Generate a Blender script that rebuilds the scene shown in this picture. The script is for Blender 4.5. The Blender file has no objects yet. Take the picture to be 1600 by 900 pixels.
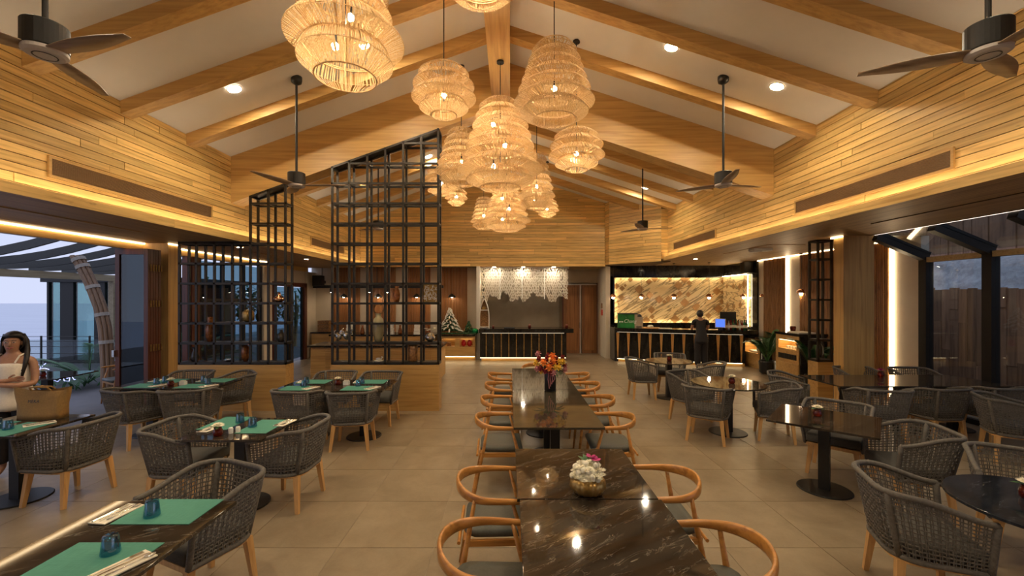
import bpy, math, random
from mathutils import Vector, Matrix
PI = math.pi
random.seed(7)
SC = bpy.context.scene
COL = SC.collection

# ---------------------------------------------------------------- camera, world, exposure
cam_d = bpy.data.cameras.new('camera')
cam_d.sensor_width = 36.0
cam_d.lens = 660.0 / 1600.0 * 36.0
cam_d.shift_x = 3.0 / 1600.0
cam_d.shift_y = 16.0 / 1600.0
cam_d.clip_end = 3000
cam = bpy.data.objects.new('camera', cam_d)
COL.objects.link(cam)
cam.location = (0, 0, 2.05)
cam.rotation_euler = (PI / 2, 0, 0)
SC.camera = cam
SC.view_settings.view_transform = 'Standard'
SC.view_settings.look = 'None'
SC.view_settings.gamma = 1.0
SC.view_settings.use_curve_mapping = False
SC.view_settings.exposure = 1.1

W = bpy.data.worlds.new('dusk_sky')
SC.world = W
W.use_nodes = True
wn = W.node_tree.nodes; wl = W.node_tree.links
bg = wn['Background']
tc = wn.new('ShaderNodeTexCoord'); sp = wn.new('ShaderNodeSeparateXYZ')
cr = wn.new('ShaderNodeValToRGB')
wl.new(tc.outputs['Generated'], sp.inputs[0]); wl.new(sp.outputs['Z'], cr.inputs[0])
cr.color_ramp.elements[0].position = 0.0; cr.color_ramp.elements[0].color = (.57, .62, .82, 1)
cr.color_ramp.elements[1].position = .5; cr.color_ramp.elements[1].color = (.53, .60, .84, 1)
wl.new(cr.outputs[0], bg.inputs['Color'])
bg.inputs['Strength'].default_value = SKY = .56

# light strengths (lamps themselves are built further down)
E_DOWN = 300.0     # ceiling downlight disc
E_SOFF = 60.0     # soffit downlight disc
E_COVE = 9.5      # cove strip hidden on the ledge
E_EDGE = 5.0      # visible LED line at the soffit edge
E_BULB = 170.0    # bulb in a rattan pendant
E_LED = 5.0      # wall LED
WARM = (1.0, .83, .58)
WARM2 = (1.0, .80, .54)

# ---------------------------------------------------------------- helpers
class MB:
    def __init__(s):
        s.v = []; s.f = []
    def add(s, vs, fs):
        o = len(s.v); s.v.extend(vs); s.f.extend([tuple(i + o for i in f) for f in fs]); return s
    def box(s, x0, y0, z0, x1, y1, z1):
        return s.add([(x0,y0,z0),(x1,y0,z0),(x1,y1,z0),(x0,y1,z0),(x0,y0,z1),(x1,y0,z1),(x1,y1,z1),(x0,y1,z1)],
                     [(3,2,1,0),(4,5,6,7),(0,1,5,4),(1,2,6,5),(2,3,7,6),(3,0,4,7)])
    def cbox(s, c, sx, sy, sz, rz=0):
        m = Matrix.Rotation(rz, 3, 'Z'); vs = []
        for a, b, d in ((-1,-1,-1),(1,-1,-1),(1,1,-1),(-1,1,-1),(-1,-1,1),(1,-1,1),(1,1,1),(-1,1,1)):
            p = m @ Vector((a*sx/2, b*sy/2, d*sz/2)); vs.append((p.x+c[0], p.y+c[1], p.z+c[2]))
        return s.add(vs, [(3,2,1,0),(4,5,6,7),(0,1,5,4),(1,2,6,5),(2,3,7,6),(3,0,4,7)])
    def hexa(s, b, t):   # bottom quad, top quad (both counter-clockwise from above)
        return s.add(list(b)+list(t), [(3,2,1,0),(4,5,6,7),(0,1,5,4),(1,2,6,5),(2,3,7,6),(3,0,4,7)])
    def bar(s, p0, p1, w, h, up=(0,0,1), w1=None, h1=None):
        p0 = Vector(p0); p1 = Vector(p1); d = (p1-p0).normalized(); u = Vector(up)
        if abs(d.dot(u)) > .98: u = Vector((0,1,0))
        x = d.cross(u).normalized(); y = x.cross(d).normalized()
        w1 = w if w1 is None else w1; h1 = h if h1 is None else h1
        vs = []
        for p, a, b in ((p0,w,h),(p1,w1,h1)):
            for i, j in ((-1,-1),(1,-1),(1,1),(-1,1)):
                q = p + x*(i*a/2) + y*(j*b/2); vs.append(tuple(q))
        return s.add(vs, [(0,1,2,3),(7,6,5,4),(0,4,5,1),(1,5,6,2),(2,6,7,3),(3,7,4,0)])
    def tube(s, pts, r, n=6, closed=False, cap=True, flat=1.0, up=None):
        P = [Vector(p) for p in pts]; m = len(P)
        R = r if isinstance(r, (list, tuple)) else [r]*m
        vs = []; ref = Vector(up) if up else None
        prev = None
        for i in range(m):
            if closed: d = P[(i+1) % m]-P[i-1]
            else: d = P[min(i+1, m-1)]-P[max(i-1, 0)]
            d = d.normalized() if d.length > 1e-9 else Vector((0,0,1))
            if ref is not None: u = ref
            elif prev is None: u = Vector((0,0,1)) if abs(d.z) < .9 else Vector((1,0,0))
            else: u = prev
            x = d.cross(u)
            if x.length < 1e-6: x = d.cross(Vector((0,1,.3)))
            x.normalize(); y = x.cross(d).normalized(); prev = y
            for k in range(n):
                a = 2*PI*k/n + PI/n
                q = P[i] + x*(R[i]*math.cos(a)*flat) + y*(R[i]*math.sin(a)); vs.append(tuple(q))
        fs = []
        for i in range(m if closed else m-1):
            j = (i+1) % m
            for k in range(n):
                l = (k+1) % n; fs.append((i*n+k, i*n+l, j*n+l, j*n+k))
        if cap and not closed:
            fs.append(tuple(range(n-1, -1, -1))); fs.append(tuple((m-1)*n+k for k in range(n)))
        return s.add(vs, fs)
    def sweep(s, pts, secs, closed=False):   # secs: per point (half width across, half height up); up = z
        P = [Vector(p) for p in pts]; m = len(P); vs = []; n = 10
        for i in range(m):
            d = (P[min(i+1, m-1)]-P[max(i-1, 0)]).normalized()
            x = d.cross(Vector((0,0,1))).normalized(); y = x.cross(d)
            for k in range(n):
                a = 2*PI*k/n; c = math.cos(a); e = math.sin(a)
                c = math.copysign(abs(c)**.75, c); e = math.copysign(abs(e)**.75, e)
                vs.append(tuple(P[i] + x*(secs[i][0]*c) + y*(secs[i][1]*e)))
        fs = []
        for i in range(m-1):
            for k in range(n):
                l = (k+1) % n; fs.append((i*n+k, i*n+l, (i+1)*n+l, (i+1)*n+k))
        fs.append(tuple(range(n-1, -1, -1))); fs.append(tuple((m-1)*n+k for k in range(n)))
        return s.add(vs, fs)
    def lathe(s, prof, n=20, c=(0,0,0), cap=True, rib=0, ribn=0):
        vs = []
        for r, z in prof:
            for k in range(n):
                a = 2*PI*k/n; q = r*(1+rib*math.cos(ribn*a)) if rib else r
                vs.append((c[0]+q*math.cos(a), c[1]+q*math.sin(a), c[2]+z))
        fs = []
        for i in range(len(prof)-1):
            for k in range(n):
                l = (k+1) % n; fs.append((i*n+k, i*n+l, (i+1)*n+l, (i+1)*n+k))
        if cap:
            fs.append(tuple(range(n-1, -1, -1))); fs.append(tuple((len(prof)-1)*n+k for k in range(n)))
        return s.add(vs, fs)
    def ball(s, c, r, n=8, m=5, sz=1.0, sx=1.0, sy=1.0):
        vs = [(c[0], c[1], c[2]-r*sz)]
        for i in range(1, m):
            t = -PI/2+PI*i/m
            for k in range(n):
                a = 2*PI*k/n; vs.append((c[0]+r*sx*math.cos(t)*math.cos(a), c[1]+r*sy*math.cos(t)*math.sin(a), c[2]+r*sz*math.sin(t)))
        vs.append((c[0], c[1], c[2]+r*sz)); fs = []
        for k in range(n): fs.append((0, 1+(k+1) % n, 1+k))
        for i in range(m-2):
            for k in range(n):
                a = 1+i*n; fs.append((a+k, a+(k+1) % n, a+n+(k+1) % n, a+n+k))
        a = 1+(m-2)*n
        for k in range(n): fs.append((a+k, a+(k+1) % n, len(vs)-1))
        return s.add(vs, fs)
    def prism(s, poly, z0, z1):
        n = len(poly)
        vs = [(x,y,z0) for x,y in poly]+[(x,y,z1) for x,y in poly]
        return s.add(vs, [tuple(range(n-1,-1,-1)), tuple(range(n,2*n))]+[(i,(i+1)%n,n+(i+1)%n,n+i) for i in range(n)])
    def mesh(s, name, m=None, smooth=False):
        me = bpy.data.meshes.new(name); me.from_pydata(s.v, [], s.f); me.update()
        if m: me.materials.append(m)
        if smooth: me.polygons.foreach_set('use_smooth', [True]*len(me.polygons))
        return me
    def build(s, name, m=None, parent=None, smooth=False, loc=None, rz=0, bevel=0):
        o = bpy.data.objects.new(name, s.mesh(name, m, smooth)); COL.objects.link(o)
        if parent: o.parent = parent
        if loc: o.location = loc
        if rz: o.rotation_euler.z = rz
        if bevel:
            b = o.modifiers.new('bevel', 'BEVEL'); b.width = bevel; b.segments = 2; b.limit_method = 'ANGLE'
        return o

def tag(o, label=None, cat=None, group=None, kind=None):
    if label: o['label'] = label
    if cat: o['category'] = cat
    if group: o['group'] = group
    if kind: o['kind'] = kind
    return o
def empty(name, loc=(0,0,0), rz=0, label=None, cat=None, group=None, kind=None):
    o = bpy.data.objects.new(name, None); COL.objects.link(o)
    o.empty_display_size = .1; o.location = loc; o.rotation_euler.z = rz
    return tag(o, label, cat, group, kind)
def copy_tree(o, parent=None):
    c = o.copy(); COL.objects.link(c)
    if parent: c.parent = parent
    for ch in list(o.children): copy_tree(ch, c)
    return c
def inst(name, mesh, parent=None, loc=(0,0,0), rot=(0,0,0), scale=(1,1,1)):
    o = bpy.data.objects.new(name, mesh); COL.objects.link(o)
    if parent: o.parent = parent
    o.location = loc; o.rotation_euler = rot; o.scale = scale
    return o
def struct(o): o['kind'] = 'structure'; return o
def stuff(o): o['kind'] = 'stuff'; return o

# ---------------------------------------------------------------- materials
class NT:
    def __init__(s, name):
        s.m = bpy.data.materials.new(name); s.m.use_nodes = True
        s.n = s.m.node_tree.nodes; s.l = s.m.node_tree.links
        s.b = s.n['Principled BSDF']; s.out = s.n['Material Output']
    def new(s, t, **kw):
        x = s.n.new(t)
        for k, v in kw.items(): setattr(x, k, v)
        return x
    def math(s, op, a, b=None, c=None):
        x = s.new('ShaderNodeMath', operation=op)
        for i, q in enumerate((a, b, c)):
            if q is None: continue
            if isinstance(q, (int, float)): x.inputs[i].default_value = q
            else: s.l.new(q, x.inputs[i])
        return x.outputs[0]
    def pos(s, obj=False):
        if obj: return s.new('ShaderNodeTexCoord').outputs['Object']
        return s.new('ShaderNodeNewGeometry').outputs['Position']
    def scale(s, v, k, rnd=0):
        x = s.new('ShaderNodeVectorMath', operation='MULTIPLY'); s.l.new(v, x.inputs[0]); x.inputs[1].default_value = k
        o = x.outputs[0]
        if rnd:
            i = s.new('ShaderNodeObjectInfo'); q = s.math('MULTIPLY', i.outputs['Random'], rnd)
            y = s.new('ShaderNodeVectorMath', operation='ADD'); s.l.new(o, y.inputs[0]); s.l.new(q, y.inputs[1]); o = y.outputs[0]
        return o
    def noise(s, v, scale=1, detail=4, dist=0, rough=.55):
        x = s.new('ShaderNodeTexNoise'); s.l.new(v, x.inputs['Vector'])
        x.inputs['Scale'].default_value = scale; x.inputs['Detail'].default_value = detail
        x.inputs['Distortion'].default_value = dist; x.inputs['Roughness'].default_value = rough
        return x.outputs['Fac']
    def ramp(s, f, stops):
        x = s.new('ShaderNodeValToRGB'); s.l.new(f, x.inputs[0]); e = x.color_ramp.elements
        while len(e) < len(stops): e.new(.5)
        for i, (p, c) in enumerate(stops):
            e[i].position = p; e[i].color = (*c, 1) if len(c) == 3 else c
        return x.outputs[0]
    def mix(s, f, a, b, mode='MIX'):
        x = s.new('ShaderNodeMix', data_type='RGBA', blend_type=mode)
        for k, q in ((0, f), (6, a), (7, b)):
            if isinstance(q, (int, float)): x.inputs[k].default_value = q
            elif isinstance(q, tuple): x.inputs[k].default_value = (*q, 1)
            else: s.l.new(q, x.inputs[k])
        return x.outputs[2]
    def bump(s, h, strength=.2, dist=.01):
        x = s.new('ShaderNodeBump'); s.l.new(h, x.inputs['Height']); x.inputs['Strength'].default_value = strength
        x.inputs['Distance'].default_value = dist; s.l.new(x.outputs[0], s.b.inputs['Normal'])
    def col(s, c):
        if isinstance(c, tuple): s.b.inputs['Base Color'].default_value = (*c, 1)
        else: s.l.new(c, s.b.inputs['Base Color'])
    def set(s, **kw):
        for k, v in kw.items(): s.b.inputs[k.replace('_', ' ')].default_value = v
        return s

def plain(name, c, rough=.5, metal=0, var=.12, sc=30, **kw):
    t = NT(name)
    f = t.noise(t.pos(True), sc, 3)
    t.col(t.ramp(f, [(.3, tuple(x*(1-var) for x in c)), (.7, tuple(min(1, x*(1+var)) for x in c))]))
    t.set(Roughness=rough, Metallic=metal, **kw); return t.m
def wood(name, c1, c2, along='X', k=1.2, across=26, rough=.42, rnd=.3, groove=None, knots=False):
    t = NT(name); p = t.pos()
    kk = tuple(k if a in along else across for a in 'XYZ')
    f = t.noise(t.scale(p, kk, 60), 1, 5, .4)
    c = t.ramp(f, [(.32, c2), (.5, c1), (.68, tuple(min(1, x*1.15) for x in c1))])
    if knots:
        g = t.noise(t.scale(p, tuple(5 if a in along else 13 for a in 'XYZ'), 60), 1, 2)
        c = t.mix(t.ramp(g, [(.70, (0,0,0)), (.78, (.55,.55,.55))]), c, tuple(x*.45 for x in c2))
    if rnd:
        i = t.new('ShaderNodeObjectInfo')
        h = t.new('ShaderNodeHueSaturation'); t.l.new(c, h.inputs['Color'])
        t.l.new(t.math('MULTIPLY_ADD', i.outputs['Random'], rnd*2, 1-rnd), h.inputs['Value']); c = h.outputs[0]
    if groove:
        ax, pitch, w = groove
        s = t.new('ShaderNodeSeparateXYZ'); t.l.new(p, s.inputs[0])
        fr = t.math('FRACT', t.math('DIVIDE', s.outputs[ax], pitch))
        mk = t.math('LESS_THAN', fr, w)
        c = t.mix(mk, c, tuple(x*.3 for x in c2))
    t.col(c); t.set(Roughness=rough); t.bump(f, .08, .004); return t.m
def emit(name, c, s):
    t = NT(name); t.col((0,0,0)); t.b.inputs['Emission Color'].default_value = (*c, 1); t.b.inputs['Emission Strength'].default_value = s; return t.m
def pane(name, tint, refl=.06, rough=.0):
    t = NT(name); tr = t.new('ShaderNodeBsdfTransparent'); tr.inputs[0].default_value = (*tint, 1)
    gl = t.new('ShaderNodeBsdfGlossy'); gl.inputs['Roughness'].default_value = rough
    fr = t.new('ShaderNodeFresnel'); ge = t.new('ShaderNodeNewGeometry'); t.l.new(t.math('MULTIPLY_ADD', ge.outputs['Backfacing'], -.8333, 1.5), fr.inputs[0])
    mx = t.new('ShaderNodeMixShader')
    t.l.new(t.math('MAXIMUM', fr.outputs[0], refl), mx.inputs[0]); t.l.new(tr.outputs[0], mx.inputs[1]); t.l.new(gl.outputs[0], mx.inputs[2])
    t.l.new(mx.outputs[0], t.out.inputs[0]); return t.m
def stone(name, base, dark, vein, sc=2.2, rough=.08, amt=.5, rot=.5, obj=False):
    t = NT(name); p = t.scale(t.pos(obj), (1, 1, 1), 9)
    mp = t.new('ShaderNodeMapping'); mp.vector_type = 'TEXTURE'; mp.inputs['Rotation'].default_value = (0, 0, rot); mp.inputs['Scale'].default_value = (1.5, .34, 1); t.l.new(p, mp.inputs[0]); q = mp.outputs[0]
    f = t.noise(q, sc*1.2, 5, 1.2)
    c = t.ramp(f, [(.3, dark), (.7, base)])
    w = t.noise(q, sc*2.6, 9, 1.6, .66)
    r = t.math('ABSOLUTE', t.math('SUBTRACT', w, .53))
    br = t.noise(q, sc*3.2, 3, .5)
    va = t.math('MAXIMUM', t.math('SUBTRACT', 1, t.math('MULTIPLY', r, 75)), 0)
    vb = t.math('MINIMUM', t.math('MAXIMUM', t.math('MULTIPLY', t.math('SUBTRACT', br, .47), 7.0), 0), 1)
    mk = t.math('MULTIPLY', t.math('MULTIPLY', va, vb), amt)
    t.col(t.mix(mk, c, vein)); t.set(Roughness=rough, Specular_IOR_Level=.42); return t.m

M = {}
M['plank'] = wood('bamboo_plank', (.76,.50,.175), (.56,.33,.10), 'XY', 1.5, 30, .42, .2, knots=True)
M['plank_x'] = wood('bamboo_plank_cross', (.76,.50,.175), (.56,.33,.10), 'XY', 1.5, 30, .42, .2, knots=True)
M['beam_x'] = wood('oak_veneer_cross', (.56,.335,.11), (.46,.255,.075), 'X', 1.0, 22, .45, 0)
M['beam_y'] = wood('oak_veneer_long', (.56,.335,.11), (.46,.255,.075), 'Y', 1.0, 22, .45, 0)
M['oak_z'] = wood('oak_veneer_upright', (.56,.335,.11), (.46,.255,.075), 'Z', 1.0, 24, .42, 0)
M['oak'] = wood('oak_veneer', (.48,.28,.09), (.38,.20,.055), 'X', 1.2, 24, .42, 0)
M['soffit'] = wood('soffit_wood', (.42,.245,.095), (.30,.168,.062), 'Y', .8, 14, .5, 0, groove=('X', .075, .07))
M['plaster'] = plain('ceiling_plaster', (.74,.70,.64), .8, 0, .02, 3)
M['beige'] = plain('beige_wall', (.56,.48,.37), .7, 0, .04, 4)
M['taupe'] = plain('taupe_wall', (.40,.32,.22), .7, 0, .05, 4)
M['black'] = plain('black_metal', (.022,.020,.018), .42, .4, .1)
M['iron'] = plain('dark_iron', (.040,.034,.028), .42, .6, .15)
M['redwood'] = wood('red_brown_timber', (.12,.035,.018), (.07,.02,.01), 'Z', 1.2, 26, .35, 0)
M['doorwood'] = wood('door_timber', (.22,.095,.032), (.13,.05,.016), 'Z', 1.0, 20, .35, .1)
M['slat'] = wood('warm_slat_timber', (.30,.125,.038), (.19,.07,.018), 'Z', 1.0, 26, .42, .1)
M['bamboo'] = wood('bamboo_pole', (.34,.17,.055), (.20,.085,.022), 'Z', 3, 20, .35, .1)
M['marble'] = stone('dark_marble', (.050,.036,.024), (.014,.010,.007), (.42,.36,.28), 1.6, .045, .5, .6)
M['marble_far'] = stone('brown_marble', (.060,.047,.030), (.030,.022,.014), (.30,.26,.18), 1.5, .045, .35, .1)
M['marble_b'] = stone('black_bar_marble', (.022,.019,.016), (.008,.007,.006), (.35,.33,.3), 1.2, .12, .16, .9)
M['marble_blue'] = stone('blue_black_marble', (.030,.034,.042), (.012,.013,.017), (.25,.26,.28), 1.6, .07, .4, .4)
M['onyx'] = None
M['rope'] = plain('grey_rope', (.122,.106,.088), .85, 0, .25, 60)
M['cushion'] = plain('charcoal_cushion', (.085,.078,.066), .9, 0, .15, 120)
M['cush_green'] = plain('grey_green_leatherette', (.075,.075,.058), .5, 0, .12, 60)
M['beech'] = wood('beech_leg', (.58,.33,.12), (.48,.25,.08), 'Z', 2, 30, .45, 0)
M['walnut'] = wood('amber_teak', (.46,.20,.042), (.31,.12,.022), 'X', 3, 24, .3, 0)
M['rattan'] = None
M['mat'] = None
M['gold'] = plain('aged_gold', (.40,.25,.08), .35, .7, .35, 14)
M['copper'] = plain('copper', (.62,.30,.15), .22, 1.0, .1)
M['silver'] = plain('polished_steel', (.72,.70,.66), .18, 1.0, .05)
M['white'] = plain('white_ceramic', (.78,.75,.68), .4, 0, .03)
M['napkin'] = plain('cream_napkin', (.78,.70,.56), .85, 0, .05, 50)
M['petal'] = plain('cream_petal', (.86,.80,.62), .7, 0, .1, 30)
M['leaf'] = plain('green_leaf', (.05,.14,.035), .5, 0, .35, 12)
M['palm'] = plain('palm_leaf', (.045,.13,.04), .45, 0, .4, 9)
M['glass_b'] = None
M['pane'] = pane('window_glass', (.80,.84,.84), .05)
M['pane_dark'] = pane('tinted_glass', (.42,.55,.60), .08)
M['jar'] = plain('red_amber_glass', (.17,.016,.008), .08, 0, .3, 20, Transmission_Weight=.55)
M['carved'] = plain('carved_wood', (.28,.14,.05), .35, .2, .5, 30)
M['ceramic'] = plain('olive_stoneware', (.36,.30,.16), .3, 0, .25, 5)
M['darkpot'] = plain('black_glaze', (.03,.025,.022), .12, 0, .4, 8)
M['amberpot'] = plain('amber_glaze', (.22,.075,.02), .12, .2, .5, 20)
M['clear'] = pane('clear_glass', (.90,.88,.82), .14)
M['bulb'] = emit('bulb_glow', WARM2, E_BULB)
M['down'] = emit('downlight_glow', (1.0,.84,.60), E_DOWN)
M['sdown'] = emit('soffit_downlight_glow', (1.0,.82,.58), E_SOFF)
M['cove'] = emit('cove_led', WARM, E_COVE)
M['edge'] = emit('edge_led', (1.0,.74,.42), E_EDGE)
M['led'] = emit('wall_led', (1.0,.74,.44), E_LED)
M['skin'] = plain('skin', (.40,.20,.115), .5, 0, .06, 40)
M['hair'] = plain('black_hair', (.016,.010,.008), .45, 0, .3, 60)
M['top'] = plain('cream_fabric', (.80,.72,.60), .85, 0, .05, 60)
M['trouser'] = plain('black_fabric', (.014,.012,.014), .85, 0, .2, 60)
M['canvas'] = plain('tan_canvas', (.30,.16,.042), .8, 0, .12, 60)

def mk():
    t = NT('rattan'); f = t.noise(t.scale(t.pos(), (60,60,4)), 1, 2)
    c = t.ramp(f, [(.3, (.50,.32,.14)), (.7, (.74,.54,.29))]); t.col(c); t.set(Roughness=.6)
    tl = t.new('ShaderNodeBsdfTranslucent'); t.l.new(c, tl.inputs[0]); mx = t.new('ShaderNodeMixShader'); mx.inputs[0].default_value = .35
    t.l.new(t.b.outputs[0], mx.inputs[1]); t.l.new(tl.outputs[0], mx.inputs[2]); t.l.new(mx.outputs[0], t.out.inputs[0]); M['rattan'] = t.m
    t = NT('teal_placemat'); p = t.pos(True)
    a = t.noise(t.scale(p, (10,400,10)), 1, 2); b = t.noise(t.scale(p, (400,10,10)), 1, 2)
    c = t.ramp(t.math('MULTIPLY', t.math('ADD', a, b), .5), [(.35, (.042,.185,.130)), (.65, (.080,.285,.205))]); t.col(c); t.set(Roughness=.75); M['mat'] = t.m
    M['glass_b'] = pane('blue_glass', (.30,.66,.82), .16)
    t = NT('onyx'); p = t.pos(); mp = t.new('ShaderNodeMapping'); mp.vector_type = 'TEXTURE'; mp.inputs['Rotation'].default_value = (0, -.55, 0); mp.inputs['Scale'].default_value = (2.6, 1.2, .30); t.l.new(p, mp.inputs[0])
    f = t.noise(mp.outputs[0], 2.1, 5, .8, .55)
    r = t.math('ABSOLUTE', t.math('SUBTRACT', f, .5))
    c = t.ramp(f, [(.3, (.78,.56,.28)), (.6, (.86,.68,.38))])
    mkv = t.math('MINIMUM', t.math('MAXIMUM', t.math('SUBTRACT', 1, t.math('MULTIPLY', r, 20)), 0), .85)
    t.col(t.mix(mkv, c, (.16,.085,.03))); t.set(Roughness=.3); M['onyx'] = t.m
    t = NT('floor_tile'); p = t.pos(); v = t.scale(p, (1,1,1), 30)
    f = t.noise(v, 3.0, 7, .3, .65); g = t.noise(v, .8, 2); s = t.noise(v, 60, 2)
    c = t.ramp(t.math('ADD', t.math('MULTIPLY', f, .6), t.math('ADD', t.math('MULTIPLY', g, .3), t.math('MULTIPLY', s, .1))), [(.36, (.195,.142,.084)), (.62, (.30,.228,.143))])
    t.col(c); t.set(Roughness=.34); M['tile'] = t.m
mk()
M['grout'] = plain('grout', (.30,.24,.17), .8, 0, .05)

M['plinth'] = emit('plinth_led', (1.0,.76,.42), 3.5)
M['bundle'] = wood('dry_cane', (.25,.15,.085), (.15,.085,.045), 'Z', 1.5, 30, .6, .2)
M['binding'] = plain('cane_binding', (.42,.37,.31), .8, 0, .15, 30)
M['eyewhite'] = plain('eye_white', (.42,.36,.32), .4)
M['joint'] = plain('dark_joint', (.10,.05,.018), .8)
M['hub'] = plain('pale_hub', (.58,.52,.48), .5, 0, .04)
M['spot'] = emit('coral_spot', (1.0,.88,.68), 260.0)
M['under'] = emit('under_counter_led', (1.0,.80,.54), .55)
M['bulb2'] = emit('small_bulb_glow', (1.0,.78,.5), 45.0)
M['edge2'] = emit('cool_edge_led', (1.0,.86,.72), 1.6)
M['onyx_led'] = emit('onyx_edge_led', (1.0,.78,.46), 11.5)
M['blue'] = emit('blue_screen', (.10,.22,1.0), .55)
M['coral'] = plain('coral_cream', (.66,.56,.42), .6, 0, .05)
M['wedge'] = plain('gold_wedge', (.70,.38,.12), .35, .5, .1)
M['tilecopper'] = plain('copper_mirror_tile', (.42,.23,.09), .3, .45, .2, 3)
M['chang'] = plain('cooler_green', (.02,.20,.035), .45, 0, .5, 3)
M['beech_dk'] = wood('pale_timber', (.34,.26,.15), (.26,.19,.10), 'Y', 1.5, 20, .5, 0)
M['fin'] = plain('dark_fin', (.055,.055,.05), .6, 0, .1)
M['pane_teal'] = pane('teal_glass', (.66,.80,.80), .10)
M['string'] = emit('string_light', (.40,.44,1.0), 1.6)
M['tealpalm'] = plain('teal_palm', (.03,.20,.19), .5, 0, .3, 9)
# ---------------------------------------------------------------- structure
XL, XR = -5.10, 4.82            # faces of the upper side walls
EL, ER = 4.64, 4.78             # eave heights
RX, RZ = -.17, 6.40             # ridge
SL, SR, SB = 3.09, 3.20, 3.13   # soffit heights left, right, back
FL, FR = -4.95, 4.70            # inner faces of the ledge boards
YB, YF = 14.4, -4.0             # upper back wall, wall behind the camera
def roof(x): return EL + (x-XL)*(RZ-EL)/(RX-XL) if x < RX else ER + (XR-x)*(RZ-ER)/(XR-RX)

# floor: one slab with every tile in view its own piece
floor = struct(MB().box(-7.05, YF, -.12, 7.75, 17.6, -.004).build('floor', M['grout']))
T = .795
tm = MB().box(-T/2+.0025, -T/2+.0025, -.0035, T/2-.0025, T/2-.0025, .0).mesh('tile', M['tile'])
rest = MB(); nt = 0
for j in range(-6, 17):
    for i in range(-10, 11):
        cx = -.625 + T*(i+.5); cy = 3.47 + T*(j+.5)
        if cx < -7.3 or cx > 7.9: continue
        if cy > .9 and abs(cx) < 1.25*cy+.6 and nt < 298:
            nt += 1; inst('tile', tm, floor, (cx, cy, 0), (0, 0, 0))
        else: rest.box(cx-T/2+.0025, cy-T/2+.0025, -.0035, cx+T/2-.0025, cy+T/2-.0025, 0)
stuff(rest.build('tile_field', M['tile'], floor))

# ceiling
ceil = MB()
ceil.hexa([(XL-.2,YF,roof(XL)-.07),(RX,YF,RZ),(RX,YB+.3,RZ),(XL-.2,YB+.3,roof(XL)-.07)],[(XL-.2,YF,roof(XL)+.15),(RX,YF,RZ+.22),(RX,YB+.3,RZ+.22),(XL-.2,YB+.3,roof(XL)+.15)])
ceil.hexa([(RX,YF,RZ),(XR+.2,YF,ER-.065),(XR+.2,YB+.3,ER-.065),(RX,YB+.3,RZ)],[(RX,YF,RZ+.22),(XR+.2,YF,ER+.15),(XR+.2,YB+.3,ER+.15),(RX,YB+.3,RZ+.22)])
ceiling = struct(ceil.build('ceiling', M['plaster']))
MB().box(-.335, YF, 5.69, 0, YB, RZ-.03).build('ridge_beam', M['beam_y'], ceiling)
def rafter(y0, y1, dep, name):
    for (xa, xb) in ((XL, -.335), (0, XR)):
        za, zb = roof(xa), roof(xb)
        MB().hexa([(xa,y0,za-dep),(xb,y0,zb-dep),(xb,y1,zb-dep),(xa,y1,za-dep)],[(xa,y0,za+.02),(xb,y0,zb+.02),(xb,y1,zb+.02),(xa,y1,za+.02)]).build(name, M['beam_x'], ceiling)
for j in range(-7, 8):
    if j != 2: rafter(5.53+1.12*j, 5.71+1.12*j, .17, 'rafter')
rafter(7.72, 8.05, .85, 'truss_beam')

# upper walls: plain backing and every visible plank
pm = {}
def plank_mesh(key, m): 
    if key not in pm: pm[key] = MB().box(0, -.5, 0, 1, .5, 1).mesh('plank', m)
    return pm[key]
def planks(parent, o, ang, length, z0, ztop, mkey, t=.02, pitch=.1, clip=None, smin=1.7, smax=2.9):
    """planks along direction ang from o, outer face towards the right-hand side of ang"""
    me = plank_mesh(mkey, M[mkey]); k = 0; z = z0
    d = Vector((math.cos(ang), math.sin(ang), 0)); nrm = Vector((math.sin(ang), -math.cos(ang), 0))
    while z < ztop-.01:
        h = min(pitch, ztop-z); a, b = (0, length) if clip is None else clip(z)
        if b-a > .05:
            x = a - random.random()*smin if b-a > smax else a
            while x < b-.001:
                e = x + random.uniform(smin, smax)
                if b-e < .5: e = b
                s0 = max(x, a); e = min(e, b)
                if e-s0 > .02:
                    th = t + random.uniform(-.004, .004)
                    p = Vector(o) + d*s0 + nrm*(th/2)
                    inst('plank', me, parent, (p.x, p.y, z+.003), (0, 0, ang), (e-s0-.005, th, h-.009))
                x = e
        z += pitch
wl_ = struct(MB().box(XL-.2, YF, SL+.055, XL-.02, YB+.2, EL+.1).build('wall_left', M['joint']))
planks(wl_, (XL-.02, 3.9, 0), PI/2, YB-3.9, SL+.06, EL, 'plank')
wr_ = struct(MB().box(XR+.02, YF, SR+.055, XR+.2, 13.0, ER+.1).build('wall_right', M['joint']))
planks(wr_, (XR+.02, 12.95, 0), -PI/2, 12.95-3.9, SR+.06, ER, 'plank')
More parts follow.
